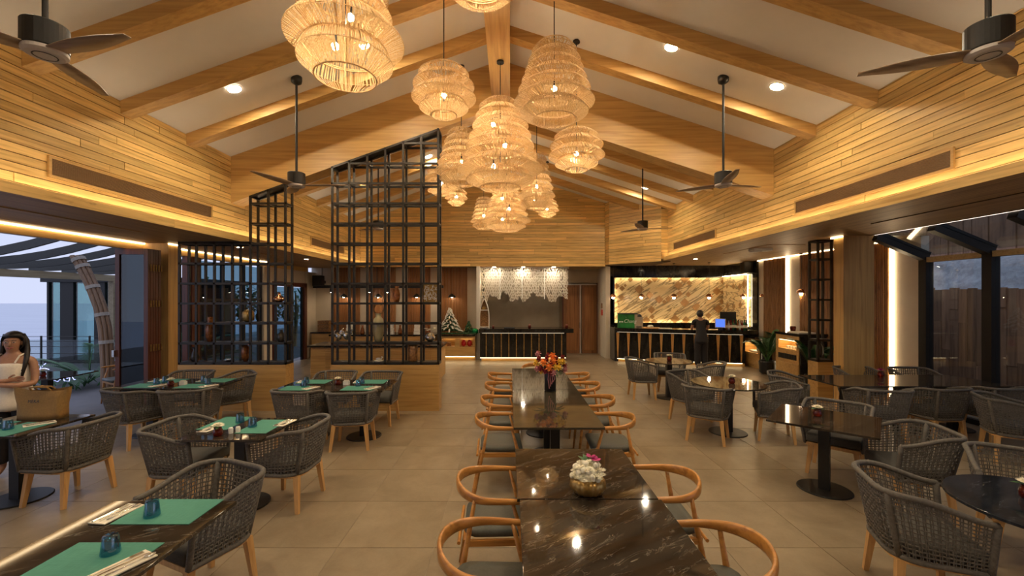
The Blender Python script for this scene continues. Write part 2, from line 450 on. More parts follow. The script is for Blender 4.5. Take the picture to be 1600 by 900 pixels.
# (the left wall's planks face +X: its direction runs away from the camera)
bp = MB(); bp.v = []
wb_ = MB().prism([(XL-.1, 0), (XL-.1, 1)], 0, 1) if False else MB()
pts = [(XL-.1, SB+.065), (3.25, SB+.065), (3.25, roof(3.25)+.08), (RX, RZ+.08), (XL-.1, roof(XL)+.08)]
vs = [(x, YB+.02, z) for x, z in pts]+[(x, YB+.2, z) for x, z in pts]; n = 5
wb_.add(vs, [tuple(range(n)), tuple(range(2*n-1, n-1, -1))]+[(i, n+i, n+(i+1) % n, (i+1) % n) for i in range(n)])
wall_back = struct(wb_.build('wall_back', M['joint']))
def clipb(z):
    lo = max(0, (z-EL)/(RZ-EL)*(RX-XL)) if z > EL else 0
    hi = 3.25-XL
    zr = roof(3.25)
    if z > zr: hi = (XR-(z-ER)/(RZ-ER)*(XR-RX))-XL
    return lo, hi
planks(wall_back, (XL, YB+.02, 0), 0, 8.35, SB+.004, RZ, 'plank_x', clip=clipb, smin=1.5, smax=3.2)
# angled bay of the back wall over the bar
ax, ay, bx, by = 3.32, 14.1, 4.62, 12.9
ang = math.atan2(by-ay, bx-ax); ln = math.hypot(bx-ax, by-ay)
bay = MB().prism([(ax, ay), (bx, by), (XR+.1, 12.95), (XR+.1, YB+.2), (3.25, YB+.2), (3.25, YB)], 3.17, 5.35)
wall_bay = struct(bay.build('wall_bay', M['joint']))
planks(wall_bay, (ax, ay, 0), ang, ln, 3.175, 5.3, 'plank_x', clip=lambda z: (0, min(ln, max(0, (roof(ax)-z)/((roof(ax)-roof(bx))/ln))) if z > roof(bx) else ln), smin=1.0, smax=2.2)
planks(wall_bay, (3.25, YB-.01, 0), math.atan2(ay-YB, ax-3.25), math.hypot(ay-YB, ax-3.25), 3.175, roof(3.3), 'plank_x')
planks(wall_bay, (4.61, 12.895, 0), math.atan2(.05,.3), .215, 3.25, ER, 'plank_x')

# ledge boards with the hidden cove strips
for nm, x0, x1, zs in (('trim_1', FL-.02, FL, SL), ('trim_2', FR, FR+.02, SR)):
    L = 12.9 if x0 > 0 else YB
    led = struct(MB().box(x0, YF, zs+.051, x1, L, zs+.11).build(nm, M['beam_y']))
    xs = (x0+x1)/2
    y = 3.6; me = plank_mesh('plank', M['plank'])
    while y < L-.05:
        e = min(L, y+random.uniform(2.2, 3.2))
        if L-e < .5: e = L
        inst('plank', me, led, (FL+.004 if x0 < 0 else FR-.004, y, zs+.001), (0, 0, PI/2), (e-y-.004, .016, .112)); y = e
    sx0, sx1 = ((FL-.062, FL-.026) if x0 < 0 else (FR+.026, FR+.062))
    MB().box(sx0, YF, zs+.052, sx1, L-.05, zs+.060).build('cove_led_strip', M['cove'], led)

# soffits
soff = struct(MB().box(-7.0, YF, SL, FL, 14.5, SL+.05).build('ceiling_left', M['soffit']))
sr = MB().prism([(FR, YF), (6.65, YF), (6.65, 7.74), (7.62, 7.74), (7.62, 15.3), (3.2, 15.3), (3.2, 14.42), (3.25, 14.42), (3.32, 14.1), (FR, 12.86)], SR, SR+.05)
sofr = struct(sr.build('ceiling_right', M['soffit']))
struct(MB().box(-7.0, 14.42, SB-.0, 3.35, 17.6, SB+.06).build('ceiling_back', M['soffit']))
for par, x0, x1, y0, y1, z in ((soff, -6.62, -5.75, 4.6, 6.6, SL), (sofr, 5.55, 6.45, 4.4, 6.5, SR), (soff, -6.5, -5.75, 9.2, 10.6, SL), (sofr, 5.5, 6.3, 9.0, 10.9, SR)):
    MB().box(x0, y0, z-.012, x1, y1, z-.001).build('access_panel', M['soffit'], par)

# front wall behind the camera, closing the room
fw = MB().box(-7.1, YF-.15, 0, 7.7, YF, 6.6)
struct(fw.build('wall_front', M['beige']))

# left lower wall: header, edge light, column, rear pieces
wl2 = struct(MB().box(-7.05, YF, 2.95, -6.93, 14.5, SL).build('wall_left_lower', M['beam_y']))
MB().box(-6.925, YF, SL-.024, -6.895, 12.0, SL-.003).build('edge_led_strip', M['edge'], wl2)
struct(MB().box(-6.93, 7.98, 0, -6.457, 8.21, SL).build('wall_column_left', M['oak_z']))
struct(MB().box(-6.455, 7.97, SL-.025, -6.435, 8.21, SL-.004).build('trim_6', M['edge']))
MB().box(-7.05, 11.85, 0, -6.9, 12.25, 2.95).build('post', M['beige'], wl2)
MB().box(-7.05, 14.3, 0, -6.9, 15.0, 2.95).build('post', M['beige'], wl2)

# second bay of the left wall: glazed doors in red-brown frames (left of the iron shelf's back)
d1 = struct(empty('door_1', (-6.93, 9.0, 0)))
for y0, y1 in ((0, .09), (.14, .22), (.27, .36)):
    MB().box(-.06, y0, 0, .05, y1, 2.95).build('stile', M['redwood'], d1)
for y in (.42, 1.2, 2.0, 2.75):
    MB().box(-.08, y, 0, 0, y+.06, 2.95).build('stile', M['black'], d1)
MB().box(-.045, .4, .1, -.035, 2.8, 2.9).build('pane', M['pane_dark'], d1)
MB().box(-.08, .4, 0, 0, 2.8, .1).build('bottom_rail', M['black'], d1)
MB().box(-.08, .4, 1.98, 0, 2.8, 2.04).build('mid_rail', M['black'], d1)
# door at the far end of the left wall
d2 = struct(empty('door_2', (-6.93, 12.3, 0)))
for y0, y1 in ((0, .14), (1.85, 2.0)): MB().box(-.1, y0, 0, .06, y1, 2.5).build('stile', M['redwood'], d2)
MB().box(-.1, 0, 2.42, .06, 2.0, 2.55).build('head', M['redwood'], d2)
for y in (.14, .98): 
    for a, b in ((y, y+.07), (y+.79, y+.86)): MB().box(-.06, a, 0, .0, b, 2.42).build('stile', M['black'], d2)
MB().box(-.035, .2, .1, -.025, 1.84, 2.4).build('pane', M['pane_dark'], d2)
struct(MB().box(-7.05, 12.3, 2.55, -6.93, 14.3, 2.95).build('wall_left_far', M['beige']))

# lower back wall left: beige with timber slat panels
wbl = struct(MB().box(-7.05, 15.0, 0, -1.02, 15.2, SB).build('wall_back_lower', M['beige']))
for x0, x1 in ((-6.30, -5.34), (-5.09, -4.09), (-3.70, -2.85), (-2.50, -1.55)):
    m = MB(); x = x0
    while x < x1: 
        m.box(x, 14.96-random.uniform(0, .01), 0, x+.042, 15.0, SB); x += .052
    stuff(m.build('timber_slats', M['slat'], wbl))
# kitchen recess and door wall
kr = MB().box(-1.02, 16.8, 0, 1.97, 16.95, SB)
struct(kr.build('wall_kitchen', M['taupe']))
struct(MB().box(-1.14, 14.35, 0, -1.02, 16.9, SB).build('wall_kitchen_left', M['beige']))
struct(MB().box(1.95, 15.75, 0, 2.0, 16.9, SB).build('wall_kitchen_right', M['taupe']))
dw = MB().box(1.95, 15.7, 2.62, 3.3, 15.85, SB)
struct(dw.build('wall_door_head', M['taupe']))
struct(MB().box(3.25, 14.35, 0, 3.40, 15.85, SB).build('wall_bar_end', M['beige']))
struct(MB().box(1.95, 15.86, 0, 3.4, 15.95, SB).build('wall_light_stop', M['taupe']))  # added unseen behind the door leaves to block sky light leaking through
d3 = struct(empty('door_3', (1.97, 15.7, 0)))
for x0, x1 in ((0, .62), (.68, 1.27)):
    lf = MB().box(x0+.02, .02, 0, x1, .07, 2.58).build('leaf', M['doorwood'], d3)
    MB().box(x0+.12, .005, .12, x1-.12, .03, 2.45).build('panel', M['slat'], lf)
MB().box(-.03, -.01, 0, .02, .08, 2.62).build('jamb', M['redwood'], d3)
MB().box(1.25, -.01, 0, 1.28, .08, 2.62).build('jamb', M['redwood'], d3)
MB().box(.625, -.005, 0, .66, .07, 2.58).build('meeting_strip', M['hub'], d3)
MB().box(.02, -.01, 2.54, 1.25, 0, 2.58).build('head_strip', M['hub'], d3)
MB().box(.6, -.05, .95, .62, .0, 1.15).build('handle', M['silver'], d3)

# right lower wall
WX = 7.57
wrl = struct(MB().box(WX, 7.78, 0, WX+.15, 15.3, SR).build('wall_right_lower', M['beige']))
def poles(y0, y1, parent, z1=SR):
    m = MB(); y = y0
    while y < y1:
        r = random.uniform(.020, .027); prof = []; z = 0
        off = random.random()*.4
        pr = [(r, 0)]
        zz = off+.1
        while zz < z1-.1:
            pr += [(r, zz-.02), (r*1.18, zz), (r, zz+.02)]; zz += random.uniform(.38, .5)
        pr.append((r, z1-.01))
        m.lathe(pr, 6, (WX-r, y, 0), False); y += 2*r+.002
    return stuff(m.build('bamboo_poles', M['bamboo'], parent))
poles(11.56, 12.55, wrl); poles(8.42, 10.98, wrl)
MB().box(WX-.05, 11.46, .1, WX-.003, 11.53, SR-.02).build('wall_led_strip', M['led'], wrl)
MB().box(WX-.05, 8.32, .1, WX-.003, 8.38, SR-.02).build('wall_led_strip', M['led'], wrl)
MB().box(WX-.045, 8.4, SR-.028, WX-.02, 13.1, SR-.004).build('edge_led_strip', M['edge'], wrl)
MB().box(WX-.05, 12.86, 0, WX, 13.2, SR).build('dark_post', M['marble_b'], wrl)
struct(MB().box(6.11, 7.74, 0, 6.67, 7.97, SR).build('wall_column_right', M['oak_z']))
struct(MB().box(6.07, 7.74, SR-.03, 6.10, 8.0, SR-.004).build('trim_5', M['edge']))

# glazed lean-to on the right
w1 = struct(empty('window_1', (WX, 0, 0)))
ys = [7.70, 6.66, 5.58, 4.5, 3.4, 2.3, 1.2]
for y in ys:
    MB().box(-.06, y-.07, 0, .08, y+.07, 2.80).build('mullion', M['black'], w1)
    MB().bar((6.66-WX, y, 3.19), (.02, y, 2.80), .12, .17).build('rafter', M['black'], w1)
MB().box(-.05, 1.2, 2.70, .07, 7.7, 2.79).build('transom', M['oak'], w1)
MB().box(-.04, 1.2, 0, .06, 7.7, .08).build('sill', M['black'], w1)
for a, b in zip(ys[1:], ys[:-1]):
    MB().box(.0, a+.06, .08, .012, b-.06, 2.70).build('pane', M['pane'], w1)
    MB().hexa([(6.66-WX, a+.06, 3.21), (.05, a+.06, 2.83), (.05, b-.06, 2.83), (6.66-WX, b-.06, 3.21)], [(6.66-WX, a+.06, 3.222), (.05, a+.06, 2.842), (.05, b-.06, 2.842), (6.66-WX, b-.06, 3.222)]).build('roof_pane', M['pane'], w1)
el = MB().box(6.652, YF, SR+.0, 6.672, 7.72, SR+.022)
struct(el.build('trim_3', M['edge2'] if 'edge2' in M else M['edge']))

# ---------------------------------------------------------------- air vents in the upper walls
def vent(name, x, y0, y1, z0, z1, side, label):
    t = empty(name, (x, y0, z0), 0, label, 'vent', 'air vents in the upper walls')
    L = y1-y0; H = z1-z0; s = side
    f = MB()
    for a in ((0, -.03, L, .0), (0, H, L, H+.03)): f.box(min(0, s*.022), a[0]-.03, a[1], max(0, s*.022), a[2]+.03, a[3])
    for a, b in ((-.03, 0), (L, L+.03)): f.box(min(0, s*.022), a, 0, max(0, s*.022), b, H)
    f.build('frame', M['beam_y'], t)
    g = MB().box(min(0, s*.004), 0, 0, max(0, s*.004), L, H); g.build('back', M['soffit'], t)
    l = MB(); k = 12
    for i in range(k):
        z = H*(i+.5)/k; l.bar((s*.010, 0, z), (s*.010, L, z), .012, .007)
    stuff(l.build('louvre_blades', M['vent'], t))
M['vent'] = plain('bronze_louvre', (.26,.155,.075), .45, .3, .1)
vent('air_vent', XL+.004, 4.68, 7.18, 3.42, 3.60, 1, 'long louvred air vent in the left plank wall nearer the camera')
vent('air_vent', XL+.004, 10.8, 12.9, 3.42, 3.60, 1, 'small louvred air vent far along the left plank wall behind the iron lattice')
vent('air_vent', XR-.004, 4.60, 7.10, 3.48, 3.66, -1, 'long louvred air vent in the right plank wall nearer the camera')
vent('air_vent', XR-.004, 9.9, 12.4, 3.48, 3.66, -1, 'louvred air vent far along the right plank wall by the bar')

# ---------------------------------------------------------------- downlights
def downlight(x, y, label, z=None, r=.085, mat='down', group='ceiling downlights'):
    if z is None:
        sl = (RZ-EL)/(RX-XL) if x < RX else -(RZ-ER)/(XR-RX)
        z = roof(x); ay = -math.atan(sl)
    else: ay = 0
    t = empty('downlight', (x, y, z-.002), 0, label, 'lamp', group); t.rotation_euler = (0, ay, 0)
    MB().lathe([(r*.98, -.006), (r*1.22, -.006), (r*1.22, 0), (r*.98, 0)], 24, cap=False).build('trim_ring', M['white'], t)
    MB().lathe([(r, -.004), (r, 0)], 24).build('lens', M[mat], t)
for x, y, l in ((-3.95, 6.05, 'ceiling downlight on the left slope below the big pendant'), (-2.1, 6.1, 'ceiling downlight on the left slope hidden behind the big woven pendant'),
                (2.28, 5.98, 'ceiling downlight on the right slope nearest the ridge'), (3.84, 6.08, 'ceiling downlight on the right slope above the air vent'),
                (1.72, 10.9, 'far ceiling downlight beside the right pendants near the back wall'), (3.75, 11.75, 'far ceiling downlight beside the small fan rod at right'),
                (-2.1, 10.9, 'far ceiling downlight behind the lattice near the ridge'), (-3.9, 11.2, 'far ceiling downlight behind the left iron lattice'),
                (-3.9, 3.2, 'added ceiling downlight on the left slope out of view above the camera'), (3.8, 3.2, 'added ceiling downlight on the right slope out of view above the camera'),  # lamps from here on are unseen, added for ambient light around the camera
                (-2.0, 2.6, 'added ceiling downlight left of the ridge out of view above the camera'), (2.0, 2.6, 'added ceiling downlight right of the ridge out of view above the camera'),
                (-2.0, -.8, 'added unseen downlight left of the ridge behind the camera'), (2.0, -.8, 'added unseen downlight right of the ridge behind the camera')):
    downlight(x, y, l)
for x, y, z, l in ((-5.5, 8.6, SL, 'soffit downlight just behind the left iron lattice'), (-5.4, 11.2, SL, 'soffit downlight seen through the left lattice top'), (-5.3, 13.2, SL, 'soffit downlight near the back left corner'),
                (-.55, 14.50, SB, 'soffit spot lighting the left of the coral panel'), (.45, 14.50, SB, 'soffit spot lighting the middle of the coral panel'), (1.5, 14.50, SB, 'soffit spot lighting the right of the coral panel'),
                (5.4, 12.3, SR, 'soffit downlight in front of the bar')):
    downlight(x, y, l, z, .055, 'spot' if y > 14.45 else 'sdown', 'small soffit downlights')
# ---------------------------------------------------------------- iron lattice shelves
def lattice(name, x0, cells, pitch, y0, dep, zb, levels, step, label, top_of=None, flat_top=None, base=True, tall_from=0, plates=(), wb=.03):
    """x0 left edge; uprights every pitch; columns from tall_from on run up to top_of(x), the others to flat_top"""
    t = empty(name, (x0, y0, 0), 0, label, 'shelf', 'black iron lattice shelves')
    w = .036
    L = cells*pitch
    if base: 
        MB().box(0, -.005, 0, L, dep+.005, zb-.004).build('wood_base', M['oak'], t)
        MB().box(.0, -.002, 0, L, dep, .05).build('plinth', M['oak'], t) if False else None
    def top(i):
        x = i*pitch
        if i < tall_from or top_of is None: return flat_top
        return top_of(x0+x)
    for i in range(cells+1):
        x = min(max(i*pitch, w/2), L-w/2)
        for y in (w/2, dep-w/2):
            MB().box(x-w/2, y-w/2, zb, x+w/2, y+w/2, top(i)).build('upright', M['iron'], t)
    k = 0
    while True:
        z = zb+k*step
        ok = [i for i in range(cells+1) if top(i) > z+.02]
        if not ok: break
        a, b = ok[0]*pitch, ok[-1]*pitch
        m = MB()
        m.box(a, 0, z, b, w, z+w); m.box(a, dep-w, z, b, dep, z+w)
        for i in ok: 
            x = min(max(i*pitch, w/2), L-w/2); m.box(x-w/2, w, z, x+w/2, dep-w, z+w)
        m.build('rail_frame', M['iron'], t)
        k += 1
    for k, a, b in plates: MB().box(a*pitch, .01, zb+k*step+w, b*pitch, dep-.01, zb+k*step+w+.008).build('shelf_plate', M['iron'], t)
    # top members
    m = MB()
    segs = []
    if flat_top and tall_from > 0: segs.append((0, tall_from, flat_top, flat_top))
    if top_of: segs.append((tall_from, cells, top_of(x0+tall_from*pitch), top_of(x0+L)))
    elif tall_from == 0: segs.append((0, cells, flat_top, flat_top))
    for a, b, za, zb_ in segs:
        m = MB()
        for y in (w/2, dep-w/2): m.bar((a*pitch, y, za-w/2), (b*pitch, y, zb_-w/2), w, w)
        for xx, zz in ((a*pitch+w/2, za), (b*pitch-w/2, zb_)): m.bar((xx, w/2, zz-w/2), (xx, dep-w/2, zz-w/2), w, w)
        m.hexa([(a*pitch, .01, za-.012), (b*pitch, .01, zb_-.012), (b*pitch, dep-.01, zb_-.012), (a*pitch, dep-.01, za-.012)], [(a*pitch, .01, za-.006), (b*pitch, .01, zb_-.006), (b*pitch, dep-.01, zb_-.006), (a*pitch, dep-.01, za-.006)])
        m.build('top_frame', M['iron'], t)
    return t
tb = lambda x: 3.79 + (x-XL)*.357 if x < RX else 0
SH1 = lattice('iron_lattice_shelf', -6.05, 6, .3283, 7.69, .27, .84, 0, .365, 'black iron lattice shelf with stepped slanting top on a low wood base at left', lambda x: 3.79+(x-XL)*.357, SL-.005, True, 4, ((0,0,6), (1,0,6), (2,2,6), (3,4,6)))
SH2 = lattice('iron_lattice_shelf', -3.26, 6, .3278, 7.69, .27, .84, 0, .365, 'tall black iron lattice shelf under the truss holding the big jar', lambda x: 3.79+(x-XL)*.357, None, True, 0, ((0,0,6), (1,0,6), (3,3,6)))
SH3 = lattice('iron_lattice_shelf', 6.03, 1, .30, 8.28, .27, .80, 0, .40, 'narrow black iron shelf tower beside the right wood column', None, SR-.005, True, 0, ((0,0,1), (1,0,1)))

# ---------------------------------------------------------------- woven rope armchairs
def plan(u, a, yb, yf, rc):
    """u 0..1 from the front left end round the back to the front right end"""
    s1 = yf-(yb+rc); arc = PI/2*rc; s2 = 2*(a-rc); tot = 2*s1+2*arc+s2; d = u*tot
    if d < s1: return (-a, yf-d)
    d -= s1
    if d < arc: t = d/rc; return (-a+rc-rc*math.cos(t), yb+rc-rc*math.sin(t))
    d -= arc
    if d < s2: return (-a+rc+d, yb)
    d -= s2
    if d < arc: t = d/rc; return (a-rc+rc*math.sin(t), yb+rc-rc*math.cos(t))
    d -= arc
    return (a, yb+rc+d)
def shell(u, v, off=0):
    a = .262+.058*v+off; yb = -.235-.07*v-off; yf = .235
    rc = .17
    x, y = plan(u, a, yb, yf, rc)
    s = min(1, max(0, (.235-y)/.42)); s = s*s*(3-2*s)
    zt = .695+.095*s
    return (x, y, .365+(zt-.365)*v)
def make_woven():
    t = empty('woven_armchair', (0,0,0))
    NV, NH = 42, 14
    m = MB()
    for h in range(NH):
        v = .045+.91*h/(NH-1)
        pts = [shell(min(1, i/(2*NV)), v, (.003 if (i//2+h) % 2 else -.003) if i % 2 else 0) for i in range(2*NV+1)]
        m.tube(pts, .0052, 4, cap=False)
    for i in range(NV):
        u = (i+.5)/NV
        for du in (-.0040, .0040):
            pts = [shell(u+du, v, (.0025 if (q+i) % 2 else -.0025)) for q, v in enumerate([j/11 for j in range(12)])]
            m.tube(pts, .0042, 4, cap=False)
    stuff(m.build('woven_shell', M['rope'], t))
    MB().tube([shell(i/60, 1.0) for i in range(61)], .019, 8).build('rim_rope', M['rope'], t, True)
    MB().tube([shell(i/60, 0.0) for i in range(61)], .017, 8).build('lower_rope', M['rope'], t, True)
    for u in (.003, .335, .665, .997):
        MB().tube([shell(u, v) for v in (0, .25, .5, .75, 1)], .019, 8).build('rope_post', M['rope'], t, True)
    c = MB(); n = 28; P = []
    for i in range(n+1): P.append(plan(i/n, .250, -.225, .255, .15))
    loops = []
    for sc_, z in ((.95, .385), (1, .40), (1.0, .455), (.96, .475), (.82, .482)): loops += [(x*sc_, y*sc_, z) for x, y in P]
    k = n+1; fs = []
    for r in range(4):
        for i in range(k): j = (i+1) % k; fs.append((r*k+i, r*k+j, (r+1)*k+j, (r+1)*k+i))
    fs.append(tuple(range(k-1, -1, -1))); fs.append(tuple(4*k+i for i in range(k)))
    c.add(loops, fs); c.build('seat_cushion', M['cushion'], t, True)
    f = MB(); Q = [plan(i/24, .252, -.23, .235, .12) for i in range(25)]
    f.prism(Q, .335, .372); f.build('seat_frame', M['beech'], t)
    for sx in (-1, 1):
        for sy, yt in ((-1, -.185), (1, .195)):
            MB().bar((sx*.205, yt, .345), (sx*.245, yt+sy*.03, 0), .052, .048, (0,1,0), .034, .032).build('leg', M['beech'], t)
    return t
def facing(o, x, y, fx, fy):
    o.location = (x, y, 0); o.rotation_euler.z = math.atan2(-fx, fy)
woven = [
 (-2.14,2.93,-.30,-.70,'woven rope armchair at the far end of the front left table'),
 (-3.24,4.24,1,.04,'woven rope armchair left of the second table with the red jar'),
 (-2.22,4.27,-1,.06,'woven rope armchair right of the second table, beside the centre aisle'),
 (-4.53,4.36,-1,.08,'woven rope armchair at the right of the table with the canvas bag'),
 (-5.27,5.95,.35,.94,'woven rope armchair seen from behind, left one of two at the far left table'),
 (-4.52,5.97,-.30,.95,'woven rope armchair seen from behind, right one of two at the far left table'),
 (-4.60,7.02,-.75,-.66,'woven rope armchair at the right far corner of the far left table'),
 (-5.40,7.08,.05,-1,'woven rope armchair on the far side of the far left table before the lattice'),
 (-2.93,5.93,.10,1,'woven rope armchair seen from behind, left one of two near the wood base'),
 (-2.18,5.87,-.12,1,'woven rope armchair seen from behind, right one of two near the wood base'),
 (-2.15,6.98,-.05,-1,'woven rope armchair on the far side by the wood base, nearest the aisle'),
 (-2.92,7.02,.04,-1,'woven rope armchair on the far side by the wood base, behind the vase'),
 (2.72,8.75,1,-.05,'woven rope armchair left of the small round table nearest the bar'),
 (3.55,9.40,-.30,-.95,'woven rope armchair behind the small round table nearest the bar, facing us'),
 (3.85,8.22,-.85,.5,'woven rope armchair right of the small round table nearest the bar'),
 (2.87,6.14,.55,.83,'woven rope armchair with its back to us in front of the middle round table'),
 (3.02,7.08,.45,-.90,'woven rope armchair behind the left of the middle round table'),
 (3.88,6.20,-.91,.40,'woven rope armchair to the right of the middle round table'),
 (3.82,4.95,-.70,-.70,'woven rope armchair behind the square marble table at right, open side to us'),
 (3.88,4.10,-.96,.28,'woven rope armchair to the right of the square marble table'),
 (2.80,2.89,.93,-.36,'large nearest woven rope armchair at lower right by the round table'),
 (4.06,3.30,-.58,-.80,'woven rope armchair beyond the round table at the lower right edge'),
 (6.33,5.33,.80,-.50,'woven rope armchair turned away at the right edge of the picture'),
 (5.22,6.00,.22,.97,'woven rope armchair with its back to us at the left of the dark long table'),
 (6.10,6.08,-.10,1,'woven rope armchair with its back to us at the middle of the dark long table'),
 (7.00,6.12,.05,1,'woven rope armchair seen from behind at the right end of the dark long table'),
 (6.22,7.52,.05,-1,'woven rope armchair behind the dark long table before the wood column'),
 (7.12,7.40,-.08,-1,'woven rope armchair behind the dark long table before the lit wall strip'),
 (4.62,6.98,.85,-.50,'woven rope armchair at the left end of the dark long table near the cabinet'),
 (-5.15,3.45,-.2,1,'woven rope armchair on the near side of the table with the canvas bag'),
]
w0 = make_woven()
for i, (x, y, fx, fy, lab) in enumerate(woven):
    o = w0 if i == 0 else copy_tree(w0)
    tag(o, lab, 'chair', 'woven rope armchairs'); facing(o, x, y, fx, fy)

# ---------------------------------------------------------------- bent-rail wooden armchairs
def make_elbow():
    t = empty('wooden_armchair', (0,0,0))
    pts, secs = [], []
    for i in range(41):
        u = i/40; a = PI*(u-.5)*1.0   # -90..90 deg
        x = .275*math.sin(a); 
        back = math.cos(a)
        y = -.26*back**.8 + .02*(1-back) if back > 0 else .02
        pts.append([x, y, .708+.03*back**2])
        secs.append((.013+.006*(1-back), .021+.019*back**1.2))
    head = [[-.268,.23,.70],[-.272,.17,.702],[-.275,.10,.705]]
    hs = [(.012,.013),(.017,.017),(.019,.019)]
    P = head+pts[1:-1]+[[-x,y,z] for x,y,z in head[::-1]]; S = hs+secs[1:-1]+hs[::-1]
    MB().sweep(P, S).build('arm_rail', M['walnut'], t, True)
    for sx in (-1, 1):
        MB().tube([(sx*.235,-.265,0),(sx*.243,-.21,.3),(sx*.250,-.175,.45),(sx*.248,-.13,.71)], [.012,.018,.019,.013], 8).build('leg', M['walnut'], t, True)
        MB().tube([(sx*.245,.235,0),(sx*.252,.205,.3),(sx*.258,.19,.45),(sx*.268,.12,.70)], [.012,.018,.019,.012], 8).build('leg', M['walnut'], t, True)
    r = MB(); r.box(-.245,-.205,.40,.245,-.180,.445); r.box(-.245,.185,.40,.245,.208,.445); r.box(-.262,-.19,.405,-.238,.2,.445); r.box(.238,-.19,.405,.262,.2,.445)
    r.build('seat_rail', M['walnut'], t)
    MB().tube([(-.25,-.235,.425),(.25,-.235,.425)], .012, 8).build('back_stretcher', M['walnut'], t)
    c = MB(); n = 24; P = [plan(i/n, .232, -.205, .235, .09) for i in range(n+1)]; L = []
    for s, z in ((.95,.445),(1,.455),(1,.482),(.95,.498),(.7,.504)): L += [(x*s, y*s, z) for x, y in P]
    k = n+1; fs = []
    for q in range(4):
        for i in range(k): j = (i+1) % k; fs.append((q*k+i, q*k+j, (q+1)*k+j, (q+1)*k+i))
    fs.append(tuple(range(k-1,-1,-1))); fs.append(tuple(4*k+i for i in range(k)))
    c.add(L, fs); c.build('seat_cushion', M['cush_green'], t, True)
    return t
e0 = make_elbow()
elbow = []
names = ['at the nearest marble table', 'at the marble table with the gold flower bowl', 'at the near end of the far table row', 'second along the far table row', 'third along the far table row', 'at the far end of the far table row']
for (y, nm) in zip((2.28, 3.08, 4.62, 5.52, 6.42, 7.25), names):
    elbow.append((-.115, y+random.uniform(-.03,.03), 1, random.uniform(-.05,.05), 'amber wooden armchair on the left side '+nm))
    elbow.append((1.095, y+random.uniform(-.03,.03)-(.06 if y < 3 else 0), -1, random.uniform(-.05,.05), 'amber wooden armchair on the right side '+nm))
elbow.append((.50, 8.12, .03, -1, 'amber wooden armchair at the head of the far table row facing us'))
for i, (x, y, fx, fy, lab) in enumerate(elbow):
    o = e0 if i == 0 else copy_tree(e0)
    tag(o, lab, 'chair', 'bent-rail wooden armchairs'); facing(o, x, y, fx, fy)

# ---------------------------------------------------------------- tables
TH = .76
def ped_table(name, x, y, sx, sy, rz, label, mt, group, round_=False, legs=((0,0),), th=TH, base=.25):
    t = empty(name, (x, y, 0), rz, label, 'table', group)
    if round_: MB().lathe([(sx-.006, th-.022),(sx, th-.018),(sx, th-.003),(sx-.004, th)], 48).build('table_top', mt, t)
    else: MB().box(-sx/2, -sy/2, th-.022, sx/2, sy/2, th).build('table_top', mt, t, bevel=.003)
    for lx, ly in legs:
        MB().box(lx-.05, ly-.05, .012, lx+.05, ly+.05, th-.03).build('column', M['black'], t)
        MB().lathe([(base, 0),(base, .008),(base-.008, .014),(.05, .016)], 40, (lx, ly, 0)).build('base_plate', M['black'], t)
        MB().box(lx-.2, ly-.2, th-.03, lx+.2, ly+.2, th-.0221).build('top_bracket', M['black'], t)
    return t
ctr = [('nearest square black marble table at the bottom centre', .515, 2.255), ('square black marble table with the gold bowl across its near joint', .50, 3.170)]
far = ['near end square table of the far centre row', 'second square table of the far centre row', 'third square table of the far centre row under the dark vase', 'last square table of the far centre row']
for l, x, y in ctr: ped_table('dining_table', x, y, .91, .905, 0, l, M['marble'], 'square tables down the middle')
for i, l in enumerate(far): ped_table('dining_table', .492, 4.21+.4445+.8905*i, .915, .885, 0, l, M['marble_far'], 'square tables down the middle')
G2 = 'marble tables on the left side'
ped_table('dining_table', -2.13, 2.235, .78, .91, 0, 'front left marble table laid with two teal placemats', M['marble'], G2)
ped_table('dining_table', -2.665, 4.205, .78, .72, 0, 'second left marble table with the red jar and salt shakers', M['marble'], G2)
ped_table('dining_table', -2.56, 6.28, 1.56, .80, 0, 'long marble table laid for four before the wood base', M['marble'], G2, legs=((-.39,0),(.39,0)))
ped_table('dining_table', -5.03, 6.40, 1.50, .72, 0, 'long marble table laid for four before the folding doors', M['marble'], G2, legs=((-.39,0),(.39,0)))
ped_table('dining_table', -5.02, 4.32, .82, .76, 0, 'left marble table with the tan canvas bag on it', M['marble'], G2)
G3 = 'tables on the right side'
ped_table('dining_table', 3.37, 4.53, .92, .90, math.radians(-42), 'turned square marble table at right on a black pedestal', M['marble'], G3)
ped_table('round_table', 3.33, 6.46, .52, 0, 0, 'middle round table with a white flower in a red jar', M['marble_far'], G3, True, base=.27)
ped_table('round_table', 3.28, 8.73, .47, 0, 0, 'small round table nearest the bar', M['marble_far'], G3, True, base=.27)
ped_table('round_table', 3.37, 2.60, .50, 0, 0, 'round blue-black marble table at the lower right edge', M['marble_blue'], G3, True, base=.27)
ped_table('dining_table', 6.12, 6.65, 2.55, .92, 0, 'long dark marble table by the glass wall', M['marble'], G3, legs=((-.85,0),(0,0),(.85,0)))

